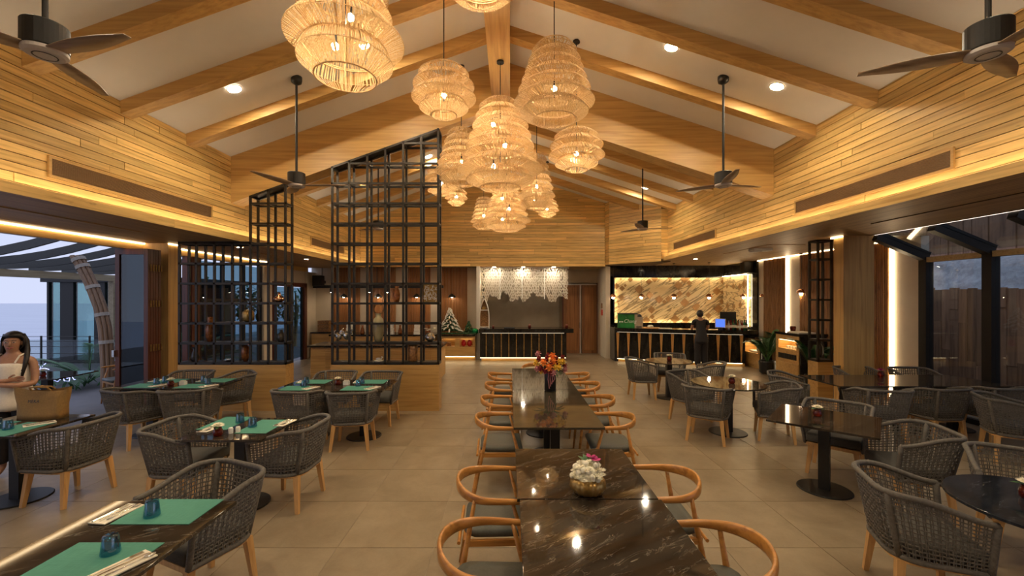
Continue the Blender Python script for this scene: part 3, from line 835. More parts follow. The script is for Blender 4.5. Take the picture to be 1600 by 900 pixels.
# ---------------------------------------------------------------- table settings
matm = MB().box(-.225, -.15, 0, .225, .15, .003).mesh('placemat', M['mat'])
gl = MB().lathe([(.040,0),(.042,.004),(.040,.02),(.033,.085),(.030,.092),(.0,.092)], 20, cap=False)
gl.lathe([(.036,.0),(.034,.03),(.029,.080),(.0,.082)], 20, cap=False)
glm = gl.mesh('tumbler', M['glass_b'], True)
nap = MB().box(-.055, -.115, 0, .055, .115, .006).mesh('napkin', M['napkin'])
def cut(kind):
    m = MB()
    if kind == 'knife':
        m.hexa([(-.006,-.10,0),(.006,-.10,0),(.005,.0,0),(-.005,.0,0)], [(-.006,-.10,.006),(.006,-.10,.006),(.005,.0,.005),(-.005,.0,.005)])
        m.hexa([(-.005,.0,.001),(.005,.0,.001),(.002,.105,.001),(-.008,.085,.001)], [(-.005,.0,.004),(.005,.0,.003),(.002,.105,.003),(-.008,.085,.003)])
    else:
        m.tube([(0,-.10,.003),(0,-.05,.003),(0,.02,.004),(0,.05,.006)], [.006,.004,.0025,.003], 6)
        if kind == 'fork':
            m.box(-.010,.05,.003,.010,.066,.007)
            for x in (-.009,-.003,.003,.009): m.box(x-.0014,.066,.003,x+.0014,.105,.006)
        else: m.ball((0,.075,.005), .017, 10, 6, .28, 1, 1.6)
    return m.mesh(kind, M['silver'], kind == 'spoon')
cm = {k: cut(k) for k in ('fork', 'knife', 'spoon')}
settings = [ # x, y, rotation, which, glass offset, napkin offset (local), napkin angle
 (-2.055,2.555,0,'far setting, front left table',(-.06,-.06),(-.285,-.04),-.12),
 (-2.045,2.075,0,'near setting, front left table',(.03,.055),(.19,-.05),-.42),
 (-2.48,4.25,PI/2,'right setting, second left table',(-.02,.10),(.10,-.165),1.45),
 (-2.93,4.36,PI/2,'left setting, second left table',(.02,-.13),(-.20,.02),1.5),
 (-3.04,6.05,0,'near left setting, table by the wood base',(.04,.10),(.19,0),-.5),
 (-2.16,6.05,0,'near right setting, table by the wood base',(-.06,.13),(.19,0),-.5),
 (-3.02,6.52,0,'far left setting, table by the wood base',(-.06,-.13),(-.19,0),.1),
 (-2.14,6.52,0,'far right setting, table by the wood base',(-.10,-.13),(-.20,0),.1),
 (-5.36,6.22,0,'near left setting, far left table',(.07,.10),(.19,0),-.5),
 (-4.62,6.20,0,'near right setting, far left table',(.10,.12),(.20,-.01),-.5),
 (-5.33,6.60,0,'far left setting, far left table',(.04,-.12),(-.19,0),.1),
 (-4.60,6.62,0,'far right setting, far left table',(-.12,-.11),(-.20,.0),.1),
 (-4.86,4.16,PI/2,'right setting, table with the canvas bag',(-.02,.06),(.16,-.05),.9),
 (-5.27,4.20,PI/2,'left setting, table with the canvas bag',(.0,-.17),(-.17,0),1.5),
]
for x, y, rz, nm, go, no, na in settings:
    tag(inst('placemat', matm, None, (x, y, TH+.001), (0,0,rz)), 'teal woven placemat, '+nm, 'placemat', 'teal placemats')
    R = Matrix.Rotation(rz, 2)
    g = R @ Vector(go); q = R @ Vector(no)
    tag(inst('tumbler', glm, None, (x+g.x, y+g.y, TH+.0045)), 'upturned blue tumbler, '+nm, 'glass', 'blue tumblers')
    tag(inst('napkin', nap, None, (x+q.x, y+q.y, TH+.0045), (0,0,rz+na)), 'folded cream napkin, '+nm, 'napkin', 'cream napkins')
    for i, k in enumerate(('fork', 'knife', 'spoon')):
        R2 = Matrix.Rotation(rz+na, 2); d = R2 @ Vector((-.03+.03*i, .015*i-.01))
        tag(inst(k, cm[k], None, (x+q.x+d.x, y+q.y+d.y, TH+.0108), (0,0,rz+na)), 'steel %s, %s' % (k, nm), 'cutlery', 'steel cutlery')

# ---------------------------------------------------------------- flowers
def mum(m, c, r, n=26, layers=3):
    for L in range(layers):
        k = n-6*L; t = .15+.42*L; rr = r*(1-.18*L)
        for i in range(k):
            a = 2*PI*i/k+L*.5; d = Vector((math.cos(a)*math.cos(t), math.sin(a)*math.cos(t), math.sin(t)*.8))
            s = Vector((-math.sin(a), math.cos(a), 0))*r*.11; p = Vector(c)
            m.add([tuple(p+d*.1*r), tuple(p+d*rr*.7-s), tuple(p+d*rr+Vector((0,0,r*.05))), tuple(p+d*rr*.7+s)], [(0,1,2,3)])
    m.ball((c[0], c[1], c[2]+r*.15), r*.3, 6, 4)
def leafblade(m, p0, d, L, w, droop=.3):
    p = Vector(p0); d = Vector(d).normalized(); s = d.cross(Vector((0,0,1)))
    s = s.normalized() if s.length > .01 else Vector((1,0,0)); vs = []
    for i in range(5):
        t = i/4; c = p+d*(L*t)+Vector((0,0,-droop*L*t*t)); ww = w*math.sin(PI*min(.98, .12+.86*t)); vs += [tuple(c-s*ww), tuple(c+s*ww)]
    m.add(vs, [(2*i, 2*i+1, 2*i+3, 2*i+2) for i in range(4)])
def red_jar(x, y, label, z=TH, s=1.0, flower='petal'):
    t = empty('flower_jar', (x, y, z+.001), random.random()*6, label, 'vase', 'red glass jars with flowers')
    MB().lathe([(.030*s,0),(.040*s,.012*s),(.043*s,.04*s),(.036*s,.062*s),(.030*s,.068*s),(.034*s,.078*s),(.031*s,.078*s),(.027*s,.068*s),(.032*s,.055*s)], 20, cap=True).build('jar', M['jar'], t, True)
    m = MB(); mum(m, (0,0,.095*s), .058*s); m.build('flower_head', M[flower], t)
    m = MB(); 
    for a in (.4, 2.4): leafblade(m, (0,0,.08*s), (math.cos(a), math.sin(a), .35), .085*s, .018*s)
    m.build('leaf', M['leaf'], t)
    return t
M['magenta'] = plain('magenta_petal', (.42,.012,.14), .6, 0, .3, 30)
red_jar(-2.74, 3.96, 'red glass jar with a white flower on the second left table')
red_jar(-2.56, 6.28, 'red glass jar with a white flower on the table by the wood base')
red_jar(-4.98, 6.20, 'dark red glass jar with a white flower on the far left table')
red_jar(3.36, 4.62, 'red glass jar with a white flower on the square marble table at right')
red_jar(3.36, 6.40, 'red glass jar with a white flower on the middle round table', s=1.1)
red_jar(3.28, 8.70, 'dark jar with a white flower on the small round table nearest the bar', s=1.15)
red_jar(3.34, 2.72, 'red glass jar with a white flower on the lower right round table', s=1.05)
red_jar(6.10, 6.95, 'small dark jar with magenta flowers on the long dark table', s=1.1, flower='magenta')
sh = MB().lathe([(.020,0),(.021,.045),(.016,.056),(.0,.058)], 14, cap=False).mesh('shaker', M['white'], True)
for x, y, l in ((-2.665, 4.03, 'white salt shaker beside the red jar, the left one'), (-2.615, 4.06, 'white pepper shaker beside the red jar, the right one')):
    tag(inst('shaker', sh, None, (x, y, TH+.001)), l, 'shaker', 'white shakers')
for x, y, l in ((-2.44, 6.30, 'white sachet box on the table by the wood base'), (-4.86, 6.28, 'white sachet box on the far left table')):
    t = empty('sachet_box', (x, y, TH+.001), 0, l, 'box', 'white sachet boxes')
    m = MB(); m.box(-.04,-.03,0,.04,.03,.006); m.box(-.04,-.03,.006,-.035,.03,.055); m.box(.035,-.03,.006,.04,.03,.055); m.box(-.035,-.03,.006,.035,-.025,.055); m.box(-.035,.025,.006,.035,.03,.055); m.build('holder', M['white'], t)
    m = MB()
    for i in range(6): m.box(-.032,-.022+.0075*i,.006,.032,-.018+.0075*i,.068)
    m.build('sachets', M['napkin'], t)

# gold ribbed bowl of white flowers on the joint of the two near tables
b = empty('flower_bowl', (.515, 2.80, TH+.001), 0, 'gold ribbed bowl packed with white flowers and a magenta orchid', 'vase')
MB().lathe([(.06,0),(.095,.015),(.116,.05),(.112,.085),(.092,.108),(.084,.108),(.10,.08),(.09,.05)], 48, rib=.045, ribn=16).build('bowl', M['gold'], b, True)
random.seed(3); m = MB(); m2 = MB()
for i in range(64):
    t_ = math.acos(1-random.random()); a = i*2.39996; rr = random.uniform(.9, 1.05)
    c = (.098*rr*math.sin(t_)*math.cos(a), .098*rr*math.sin(t_)*math.sin(a), .105+.105*rr*math.cos(t_))
    if i % 2: m.ball(c, random.uniform(.014,.021), 7, 5)
    else: mum(m, c, random.uniform(.026,.036), 16, 3)
m.ball((0,0,.10), .088, 14, 8, 1.05)
m.build('white_flowers', M['petal'], b)
m = MB()
for i in range(5):
    a = i*2*PI/5+.3
    leafblade(m, (.05,.0,.215), (math.cos(a), math.sin(a)*.7-.3, .5), .042, .020, .2)
    leafblade(m, (.025,.03,.225), (math.cos(a+.5), math.sin(a)*.7-.3, .5), .04, .018, .2)
m.build('orchid', M['magenta'], b)
m = MB()
for a in (.6, 1.8, 2.6, 5.2): leafblade(m, (.0,.02,.19), (math.cos(a), math.sin(a), .9), .09, .016)
m.build('leaf', M['leaf'], b)

# dark vase with the orange bouquet
v = empty('bouquet_vase', (.56, 5.90, TH+.001), 0, 'tall black vase with an orange, yellow and dark red bouquet', 'vase')
MB().lathe([(.075,0),(.082,.01),(.082,.25),(.078,.258),(.072,.25),(.07,.05)], 32).build('vase', M['black'], v, True)
cols = {'orange_flower': (.85,.24,.03), 'yellow_flower': (.80,.52,.05), 'dark_red_flower': (.20,.008,.012), 'pink_flower': (.50,.20,.20)}
for k, c in cols.items(): M[k] = plain(k, c, .7, 0, .25, 25)
pts = {'orange_flower': [(-.10,-.12,.42),(.03,-.12,.44),(-.03,-.16,.36),(.02,-.1,.5)], 'yellow_flower': [(-.2,-.05,.40),(.06,-.16,.36),(.11,-.12,.35),(.12,-.1,.43),(.17,-.06,.42),(-.13,-.1,.30)],
       'dark_red_flower': [(-.03,-.02,.50),(-.14,-.13,.34),(-.08,-.16,.31),(.08,-.02,.46),(.17,-.02,.47),(-.16,-.02,.45),(.0,-.17,.29),(.2,0,.36),(-.06,-.08,.44),(.08,-.08,.40),(.0,-.13,.40),(-.1,.02,.40),(.13,-.02,.40),(.05,.0,.38)], 'pink_flower': [(-.17,0,.52),(.03,-.18,.29),(-.19,-.1,.33),(.2,-.05,.31)]}
for k, P in pts.items():
    for p in P:
        m = MB(); r = .062 if k == 'orange_flower' else .050
        mum(m, (p[0], p[1], p[2]-.01), r, 22, 3); m.ball((p[0], p[1], p[2]-.004), r*.62, 9, 6)
        for i in range(7):
            a = 2*PI*i/7; leafblade(m, (p[0]+.3*r*math.cos(a), p[1]-.35*r, p[2]+.3*r*math.sin(a)), (math.cos(a), -.5, math.sin(a)), r*.75, r*.36, .1)
        m.build(k, M[k], v)
m = MB()
for i in range(60):
    a = random.random()*6.28; leafblade(m, (.02*math.cos(a), .02*math.sin(a), .25), (math.cos(a), math.sin(a), random.uniform(.2,2.2)), random.uniform(.15,.3), .022)
stuff(m.build('foliage', M['leaf'], v))
m = MB()
for i in range(4): m.tube([(-.03+.02*i,-.085,.27),(-.04+.03*i,-.11,.18),(-.02+.015*i,-.10,.05+.03*i)], .008, 4)
m.build('ribbon', M['pink_flower'], v)
# ---------------------------------------------------------------- rattan pendants
def tier(r0, r1, r2, z0, z1, zr, N, inward):
    """strands from the upper hoop (r0 at z0) out over the shoulder (r1 at zr) and down to the lower hoop (r2 at z1)"""
    m = MB(); prof = []
    h = z0-z1
    prof = [(r0, z0), (r0*.42+r1*.58, z0*.55+zr*.45), (r1*.99, zr+(z0-zr)*.10), (r1*.995, zr-h*.04), (r1*.5+r2*.5, zr*.52+z1*.48), (r2, z1)]
    for i in range(N):
        a = 2*PI*(i+random.uniform(-.25,.25))/N; w = .66*PI/N*random.uniform(.6,1.15); tw = random.uniform(-.03,.03)
        vs = []
        for k, (r, z) in enumerate(prof):
            b = a+tw*k/5
            vs += [(r*math.cos(b-w), r*math.sin(b-w), z), (r*math.cos(b+w), r*math.sin(b+w), z)]
        m.add(vs, [(2*k, 2*k+1, 2*k+3, 2*k+2) for k in range(5)])
    for r, z, q in ((r0, z0, .006), (r1, zr, .004), (r2, z1, .007)):
        m.tube([(r*math.cos(2*PI*i/32), r*math.sin(2*PI*i/32), z) for i in range(32)], q, 4, True)
    return m
# per tier: (top radius, rim radius, bottom radius) as fractions of the pendant's radius, and its share of the height
SPEC = {
 'bell':  [(.50,.66,.52,1.0),(.54,.72,.58,1.0),(.60,.79,.64,1.0),(.66,1.0,.70,1.35),(.70,.80,.52,1.3)],
 'tall':  [(.42,.56,.42,1),(.46,.65,.50,1),(.53,.73,.57,1),(.60,.81,.63,1),(.66,.90,.68,1),(.70,1.0,.66,1.3),(.68,.84,.54,1.35)],
 'giant': [(.34,.50,.34,.8),(.38,.58,.42,1),(.46,.66,.49,1),(.53,.73,.55,1),(.58,.80,.60,1),(.63,.88,.64,1),(.67,1.0,.64,1.4),(.66,.80,.48,1.35)],
 'squat': [(.48,.78,.58,.9),(.60,.95,.68,1),(.68,1.0,.64,1.05),(.62,.76,.40,1.1)]}
def pendant(x, y, zb, zt, R, kind, label, N=90, nb=1, top=None):
    t = empty('rattan_pendant', (x, y, zb), 0, label, 'lamp', 'rattan pendants along the ridge')
    H = zt-zb; tiers = SPEC[kind]; n = len(tiers); S = sum(q[3] for q in tiers); z = H; sp = [tiers[0][0]/.8, tiers[-1][2]/.7]
    for i, (ra, rb, rc, hh) in enumerate(tiers):
        h = H*hh/S
        zr = z-h*(.66 if i < n-1 else .42)
        tier(R*ra, R*rb, R*rc, z+(.02 if i else 0), z-h*.99, zr, int(N*max(.65, rb)), False).build('woven_tier', M['rattan'], t); z -= h
    m = MB()
    for k in range(4):
        a = k*PI/2+.4; m.tube([(R*sp[-1]*.7*math.cos(a), R*sp[-1]*.7*math.sin(a), .01), (R*sp[-1]*.72*math.cos(a), R*sp[-1]*.72*math.sin(a), H*.3), (R*sp[0]*.8*math.cos(a), R*sp[0]*.8*math.sin(a), H-.01)], .005, 4)
        m.tube([(R*sp[0]*.8*math.cos(a), R*sp[0]*.8*math.sin(a), H-.01), (0,0,H-.01)], .005, 4)
    m.build('frame', M['rattan'], t)
    ztop = (roof(x) if top is None else top)-zb
    MB().tube([(0,0,H*.3), (0,0,ztop)], .007, 5).build('cord', M['black'], t)
    MB().lathe([(.055, ztop-.035), (.055, ztop-.004), (.02, ztop-.002)], 16).build('ceiling_rose', M['black'], t)
    for b in range(nb):
        bz = H*(.42 if nb == 1 else (.24+.24*b)); ox = 0 if nb == 1 else (-.09, .07, -.10)[b % 3]*R/.6; oy = 0 if nb == 1 else -.05
        MB().lathe([(.016, bz+.035), (.018, bz+.10), (.008, bz+.11)], 10, (ox, oy, 0)).build('lamp_holder', M['black'], t)
        if nb > 1: MB().tube([(ox, oy, bz+.11), (0, 0, bz+.14)], .006, 4).build('arm', M['black'], t)
        MB().ball((ox, oy, bz), .034, 8, 6).build('bulb', M['bulb'], t, True)
random.seed(11)
pendant(-1.575, 4.05, 4.16, 5.30, .545, 'bell', 'biggest rattan pendant at upper left with two bulbs showing', 150, 2)
pendant(-.87, 5.55, 4.45, 5.08, .42, 'squat', 'squat rattan pendant left of the ridge below the top edge', 110)
pendant(.585, 5.6, 4.41, 5.40, .53, 'tall', 'tall rattan pendant right of the ridge', 130)
pendant(-.15, 6.48, 3.74, 5.06, .65, 'giant', 'giant tiered rattan pendant at the centre below the ridge beam', 150, 3, 5.69)
pendant(1.02, 6.5, 4.02, 4.62, .43, 'squat', 'squat rattan pendant at the right of the cluster', 110)
pendant(-.86, 7.45, 4.06, 5.0, .46, 'tall', 'tall rattan pendant behind the left of the giant one, beside the iron lattice', 100)
pendant(.58, 9.2, 4.0, 5.15, .40, 'tall', 'tall rattan pendant behind the right of the giant one', 90)
pendant(-.09, 10.3, 3.70, 4.78, .60, 'giant', 'second giant tiered pendant straight behind the first', 110, 3, 5.69)
pendant(-1.54, 9.5, 4.37, 4.98, .41, 'squat', 'squat rattan pendant seen beside the lattice edge', 80)
pendant(-1.58, 12.4, 4.78, 5.35, .33, 'squat', 'small rattan pendant far back at left of the cluster', 70)
pendant(-.75, 12.0, 4.02, 4.9, .37, 'tall', 'tall rattan pendant half hidden behind the second giant one', 70)
pendant(.64, 11.4, 4.48, 4.95, .33, 'squat', 'small rattan pendant far back below the right tall one', 70)
pendant(1.07, 12.2, 4.40, 4.90, .34, 'squat', 'small rattan pendant far back at right of the cluster', 70)
pendant(-.30, 4.4, 5.17, 5.66, .42, 'squat', 'rattan pendant cut by the top edge of the picture', 110, 1, 5.69)

# ---------------------------------------------------------------- ceiling fans
M['blade'] = wood('fan_blade', (.30,.20,.12), (.22,.14,.08), 'X', 2, 20, .45, 0)
M['hub'] = plain('pale_hub', (.58,.52,.48), .5, 0, .04)
def fan(x, y, zm, rot, label):
    t = empty('ceiling_fan', (x, y, zm), 0, label, 'fan', 'ceiling fans'); top = roof(x)-zm
    MB().tube([(0,0,.10), (0,0,top-.04)], .017, 10).build('rod', M['black'], t)
    MB().lathe([(.022, top-.10), (.07, top-.07), (.078, top-.03), (.078, top+.02)], 18).build('ceiling_cup', M['black'], t, True)
    MB().lathe([(.02,.118),(.118,.112),(.122,.106),(.122,-.055),(.116,-.06)], 32).build('motor_housing', M['black'], t)
    MB().lathe([(.098,-.098),(.118,-.085),(.118,-.062),(.09,-.06)], 32).build('hub', M['hub'], t)
    MB().lathe([(.058,-.101),(.062,-.103),(.066,-.101)], 28, cap=False).build('hub_ring', M['iron'], t)
    for k in range(3):
        a = rot+k*2*PI/3; m = MB(); vs = []
        for i in range(9):
            s = i/8; r = .08+.62*s; w = .055+.035*math.sin(PI*min(1, s*1.05)) - .03*s; tl = .22*(1-s*.6); zz = -.072+.02*s
            for e, q in ((-1,0),(1,0),(1,1),(-1,1)):
                u = e*w; z = zz+u*math.tan(tl)*.6+(.008 if q else 0)
                vs.append((r*math.cos(a)-u*math.sin(a), r*math.sin(a)+u*math.cos(a), z))
        fs = [(3,2,1,0), (32,33,34,35)]
        for i in range(8):
            o = 4*i
            for e in range(4): fs.append((o+e, o+(e+1) % 4, o+4+(e+1) % 4, o+4+e))
        m.add(vs, fs); m.build('blade', M['blade'], t, True)
fan(-3.17, 2.88, 3.80, -.20, 'ceiling fan at the top left corner of the picture')
fan(3.26, 2.88, 3.80, .55, 'ceiling fan at the top right corner of the picture')
fan(-3.18, 6.29, 3.80, .1, 'ceiling fan above the stepped left iron lattice')
fan(3.16, 6.26, 3.80, .3, 'ceiling fan on a long rod at the right before the truss')
fan(-3.15, 10.1, 3.78, .5, 'far ceiling fan seen through the tall iron lattice')
fan(3.17, 10.1, 3.78, .0, 'far ceiling fan at the right in front of the bar wall')

# ---------------------------------------------------------------- kitchen counter and coral canopy
t = empty('kitchen_counter', (-1.01, 13.62, 0), 0, 'black marble serving counter with slim gold strips under the coral panel', 'counter')
W_ = 3.06
MB().box(0, 0, .93, W_, 1.0, 1.06).build('counter_top', M['marble_b'], t)
MB().box(.04, .10, .12, W_-.22, .95, .93).build('body', M['marble_b'], t)
MB().box(.08, .16, 0, W_-.26, .9, .12).build('plinth', M['oak'], t)
MB().box(.04, .12, .10, W_-.24, .15, .118).build('plinth_led', M['plinth'], t)
for i in range(11): MB().box(.22+.245*i, .085, .15, .25+.245*i, .10, .90).build('gold_strip', M['gold'], t)
m = MB().box(.1, .07, .915, W_-.3, .085, .929); m.build('under_led', M['under'] if 'under' in M else M['led'], t)

random.seed(5)
t = tag(MB().box(-1.03, 14.74, SB-.03, 2.06, 14.77, SB-.004).build('coral_canopy', M['white']), 'cream cut-out coral screen hanging over the serving counter', 'panel')
cm_ = MB(); NX, NZ = 46, 12; cw, ch = 3.08/NX, 1.17/NZ
node = {}
for i in range(NX+1):
    for j in range(NZ+1):
        for s in (0, 1):
            node[(i, j, s)] = (-1.03+cw*(i+(.5 if j % 2 else 0))+random.uniform(-.3,.3)*cw, SB-.03-ch*(j+(.28 if s else 0))+random.uniform(-.18,.18)*ch)
hcut = lambda x: .93+.10*math.sin(x*5.1)+.09*math.sin(x*13+1)+.05*math.sin(x*29)
def seg(a, b):
    (xa, za), (xb, zb_) = a, b
    if min(xa, xb) < -1.04 or max(xa, xb) > 2.03: return
    if SB-za > 1.17*hcut(xa) or SB-zb_ > 1.17*hcut(xb): return
    cm_.bar((xa, 14.755, za), (xb, 14.755, zb_), .030, .018, (0,1,0))
for i in range(NX):
    for j in range(NZ):
        if random.random() < .97: seg(node[(i,j,0)], node[(i,j,1)])
        if j+1 <= NZ:
            k = i if j % 2 == 0 else i+1
            for q in ((k-1, k) if True else ()):
                if (q, j+1, 0) in node and random.random() < .90: seg(node[(i,j,1)], node[(q,j+1,0)])
stuff(cm_.build('coral_branches', M['coral'] if 'coral' in M else M['white'], t))
for x in (-.35, .42, 1.2): MB().box(x-.012, 14.74, 2.02, x+.012, 14.77, SB-.03).build('rib', M['white'], t)
struct(MB().box(-1.14, 14.28, 0, -1.02, 14.35, SB).build('trim_4', M['white']))

# boat shaped shelf leaning on the counter
t = empty('boat_shelf', (-.86, 14.1, 1.061), 0, 'upended small wooden boat used as a shelf on the serving counter', 'shelf')
def boat(z): return .155*max(.02, 1-max(0, (z-.35)/.63)**2.2)
m = MB(); zs = [i*.98/14 for i in range(15)]
for s in (-1, 1):
    for a, b in zip(zs[:-1], zs[1:]):
        m.hexa([(s*boat(a)-.012,-.08,a),(s*boat(a)+.012,-.08,a),(s*boat(a)+.012,.08,a),(s*boat(a)-.012,.08,a)], [(s*boat(b)-.012,-.08,b),(s*boat(b)+.012,-.08,b),(s*boat(b)+.012,.08,b),(s*boat(b)-.012,.08,b)])
m.build('hull_side', M['white'], t)
m = MB(); 
for a, b in zip(zs[:-1], zs[1:]): m.hexa([(-boat(a),.06,a),(boat(a),.06,a),(boat(a),.08,a),(-boat(a),.08,a)], [(-boat(b),.06,b),(boat(b),.06,b),(boat(b),.08,b),(-boat(b),.08,b)])
m.build('hull_back', M['carved'], t)
for z in (.02, .58): MB().box(-boat(z),-.09,z,boat(z),.06,z+.025).build('shelf_board', M['white'], t)
tag(MB().box(-.93, 14.03, 1.668, -.80, 14.12, 1.76).build('small_basket', M['gold'], bevel=.01), 'small golden basket on the shelf of the upended boat', 'basket')
def red_flowers(x, y, z, l, s=1.0):
    t = empty('candle_jar', (x, y, z), 0, l, 'jar', 'small red jars on the serving counter')
    MB().lathe([(.03*s,0),(.04*s,.02),(.04*s,.07*s),(.032*s,.075*s)], 12).build('jar', M['jar'], t, True)
    m = MB(); mum(m, (0,0,.09*s), .05*s, 18, 2); m.build('flower_head', M['pink_flower'], t)
red_flowers(.64, 13.9, 1.061, 'red jar with pink flowers on the middle of the serving counter', 1.3)
red_flowers(1.86, 13.9, 1.061, 'red jar with pink flowers at the right end of the serving counter', 1.2)
red_flowers(-.55, 13.8, 1.061, 'red jar with pink flowers beside the upended boat', 1.0)
tag(MB().prism([(-.2,13.8),(.15,13.8),(.15,14.1),(-.2,14.1)], 1.061, 1.085).build('tray', M['black']), 'flat black tray on the serving counter', 'tray')

# ---------------------------------------------------------------- display cabinet and christmas trees (left of the counter)
t = empty('display_cabinet', (-2.32, 13.86, 0), 0, 'oak cabinet with two lit niches beside the serving counter', 'cabinet')
CW = 1.17
m = MB(); m.box(0,.03,.14,CW,1.05,.45); m.box(0,.03,.72,CW,1.05,.80)
for a, b in ((0,.10),(.50,.66),(1.10,CW)): m.box(a,.03,.45,b,.6,.72)
m.box(.10,.5,.45,1.10,.6,.72); m.build('body', M['oak'], t)
MB().box(-.02,0,.80,CW,1.07,.84).build('top', M['marble_b'], t)
MB().box(0,.1,0,CW,.5,.14).build('plinth', M['oak'], t); MB().box(.02,.06,.115,CW-.02,.085,.138).build('plinth_led', M['plinth'], t)
for x in (.12, .68): MB().box(x,.46,.70,x+.36,.49,.718).build('niche_led', M['led'], t)
tag(MB().box(-2.1,14.1,.4505,-1.98,14.2,.56).build('small_box', M['carved']), 'small brown box in the left lit niche', 'box')
for x, l in ((-1.54, 'left red ornament in the lit niche'), (-1.35, 'right red ornament in the lit niche')):
    tag(MB().lathe([(.03,0),(.085,.05),(.09,.12),(.05,.2),(.02,.22)], 14, (x,14.05,.4505)).build('red_ornament', plain('red_lacquer', (.5,.01,.012), .3), smooth=True), l, 'ornament', 'red ornaments in the niche')
def xmas(x, y, z, h, label, snow, n=46):
    t = empty('christmas_tree', (x, y, z), 0, label, 'tree', 'small christmas trees')
    MB().tube([(0,0,0),(0,0,h*.9)], [.02,.008], 6).build('trunk', M['carved'], t)
    m = MB(); s = MB(); b = MB()
    for i in range(n):
        f = i/n; a = i*2.4; r = h*.46*(1-f)*random.uniform(.8,1.05)+.03; zz = h*(.12+.82*f)
        p = (r*math.cos(a), r*math.sin(a), zz-.06*h)
        m.tube([(0,0,zz),(p[0]*.5,p[1]*.5,zz+.01),p], [.02,.035,.012], 5)
        s.tube([(p[0]*.25,p[1]*.25,zz+.035),(p[0]*.75,p[1]*.75,zz+.02),(p[0]*1.02,p[1]*1.02,p[2]+.015)], [.018,.032,.020], 5)
        if i % 3 == 0: b.ball((p[0]*.95, p[1]*.95, p[2]-.02), .022, 6, 4)
    m.build('branches', M['xgreen'], t)
    if snow: s.build('snow', M['white'], t)
    b.build('baubles', M['bauble'], t)
M['xgreen'] = plain('fir_green', (.03,.09,.03), .7, 0, .4, 30); M['bauble'] = plain('gold_bauble', (.75,.42,.14), .2, .8, .3, 9)
M['xred'] = plain('tree_red', (.25,.03,.02), .6, 0, .3)
xmas(-2.04, 14.3, .841, .92, 'snow-covered christmas tree on the oak display cabinet', True, 60)
xmas(-1.40, 14.3, .841, .45, 'small brown christmas tree right of the snowy one', False, 30)
m = MB()
for i in range(150):
    x = -2.3+1.2*i/150; m.ball((x, 13.95+random.uniform(-.05,.05), .865+random.random()*.04), .02, 5, 4)
tag(m.build('garland', M['xgreen']), 'green garland lying along the display cabinet top', 'garland', kind=None)
m = MB().box(-1.52,14.0,.842,-1.16,14.3,.86); tag(MB().lathe([(.05,0),(.11,.06),(.10,.16),(.05,.2)], 14, (-1.17,14.12,.842)).build('green_ornament', plain('emerald_foil', (.01,.30,.08), .2, .6), smooth=True), 'shiny green ornament beside the serving counter', 'ornament')

# back counter behind the lattice with white boxes
t = empty('back_counter', (-5.95, 13.9, 0), 0, 'long oak back counter with a dark top behind the buffet island', 'counter')
MB().box(0,.03,0,3.45,1.0,.80).build('body', M['oak'], t); MB().box(-.02,0,.80,3.5,1.02,.85).build('top', M['marble_b'], t)
for i, x in enumerate((-5.35, -4.93, -3.98, -3.67, -3.10, -2.72)):
    k = ('leftmost', 'second', 'third', 'fourth', 'fifth', 'rightmost')[i]
    if i % 2 == 0:
        t = empty('stacked_boxes', (x, 14.1, .851), 0, 'stack of white serving boxes on the back counter, %s item of the row' % k, 'box', 'white boxes on the back counter')
        for q in range(3): MB().box(-.10+.012*q,-.09,.11*q,.10-.012*q,.09,.11*q+.10).build('box', M['white'], t)
    else:
        tag(MB().lathe([(.06,0),(.075,.05),(.05,.17),(.03,.24),(.04,.30)], 14, (x,14.1,.851)).build('bottle', M['amberpot'], smooth=True), 'brown ornamental bottle on the back counter, %s item of the row' % k, 'bottle')

# buffet island
t = empty('buffet_island', (-4.90, 10.2, 0), 0, 'oak buffet island with horizontal slats and a dark stone top', 'counter')
MB().box(0,0,.86,3.25,.95,.905).build('top', M['marble_b'], t)
MB().box(.06,.05,.08,3.2,.9,.86).build('body', M['oak'], t); MB().box(.1,.1,0,3.1,.85,.08).build('plinth', M['black'], t)
m = MB()
for i in range(17): m.box(.42,.03,.10+.044*i,3.0,.05,.128+.044*i)
stuff(m.build('slats', M['oak'], t))

# black track with spotlights, dome pendants, speaker, carved panel
t = empty('light_track', (-6.8, 14.6, 2.40), 0, 'black lighting beam with spotlights before the slatted back wall', 'lamp')
MB().box(0,-.04,0,4.5,.04,.10).build('beam', M['black'], t)
for x in (.3, 2.2, 4.0): MB().tube([(x,0,.09),(x,0,SB-2.40)], .012, 6).build('hanger', M['black'], t)
for x in (.62, 1.95, 2.55, 4.05):
    h = MB().lathe([(.035,-.15),(.05,-.14),(.05,-.02),(.03,0)], 14, (x,0,0)).build('spot_head', M['black'], t); MB().lathe([(.034,-.154),(.034,-.150)], 14, (x,0,0)).build('lens', M['sdown'], h)
for x, l in ((-5.80, 'first black dome pendant before the slatted wall from the left'), (-4.60, 'second black dome pendant before the slatted wall from the left'), (-3.25, 'third black dome pendant before the slatted wall from the left'), (-2.03, 'black dome pendant above the snowy christmas tree')):
    t = empty('dome_pendant', (x, 14.72, 2.08), 0, l, 'lamp', 'black dome pendants'); 
    MB().lathe([(.14,0),(.12,.05),(.06,.10),(.02,.13),(.018,.13),(.05,.09),(.11,.04),(.13,0)], 20, cap=False).build('shade', M['black'], t)
    MB().tube([(0,0,.12),(0,0,SB-2.08)], .005, 5).build('cord', M['black'], t); MB().ball((0,0,.015), .035, 8, 6).build('bulb', M['bulb2'], t, True)
t = empty('loudspeaker', (-6.58, 14.5, 2.47), 0, 'black loudspeaker hung on the back left wall', 'speaker')
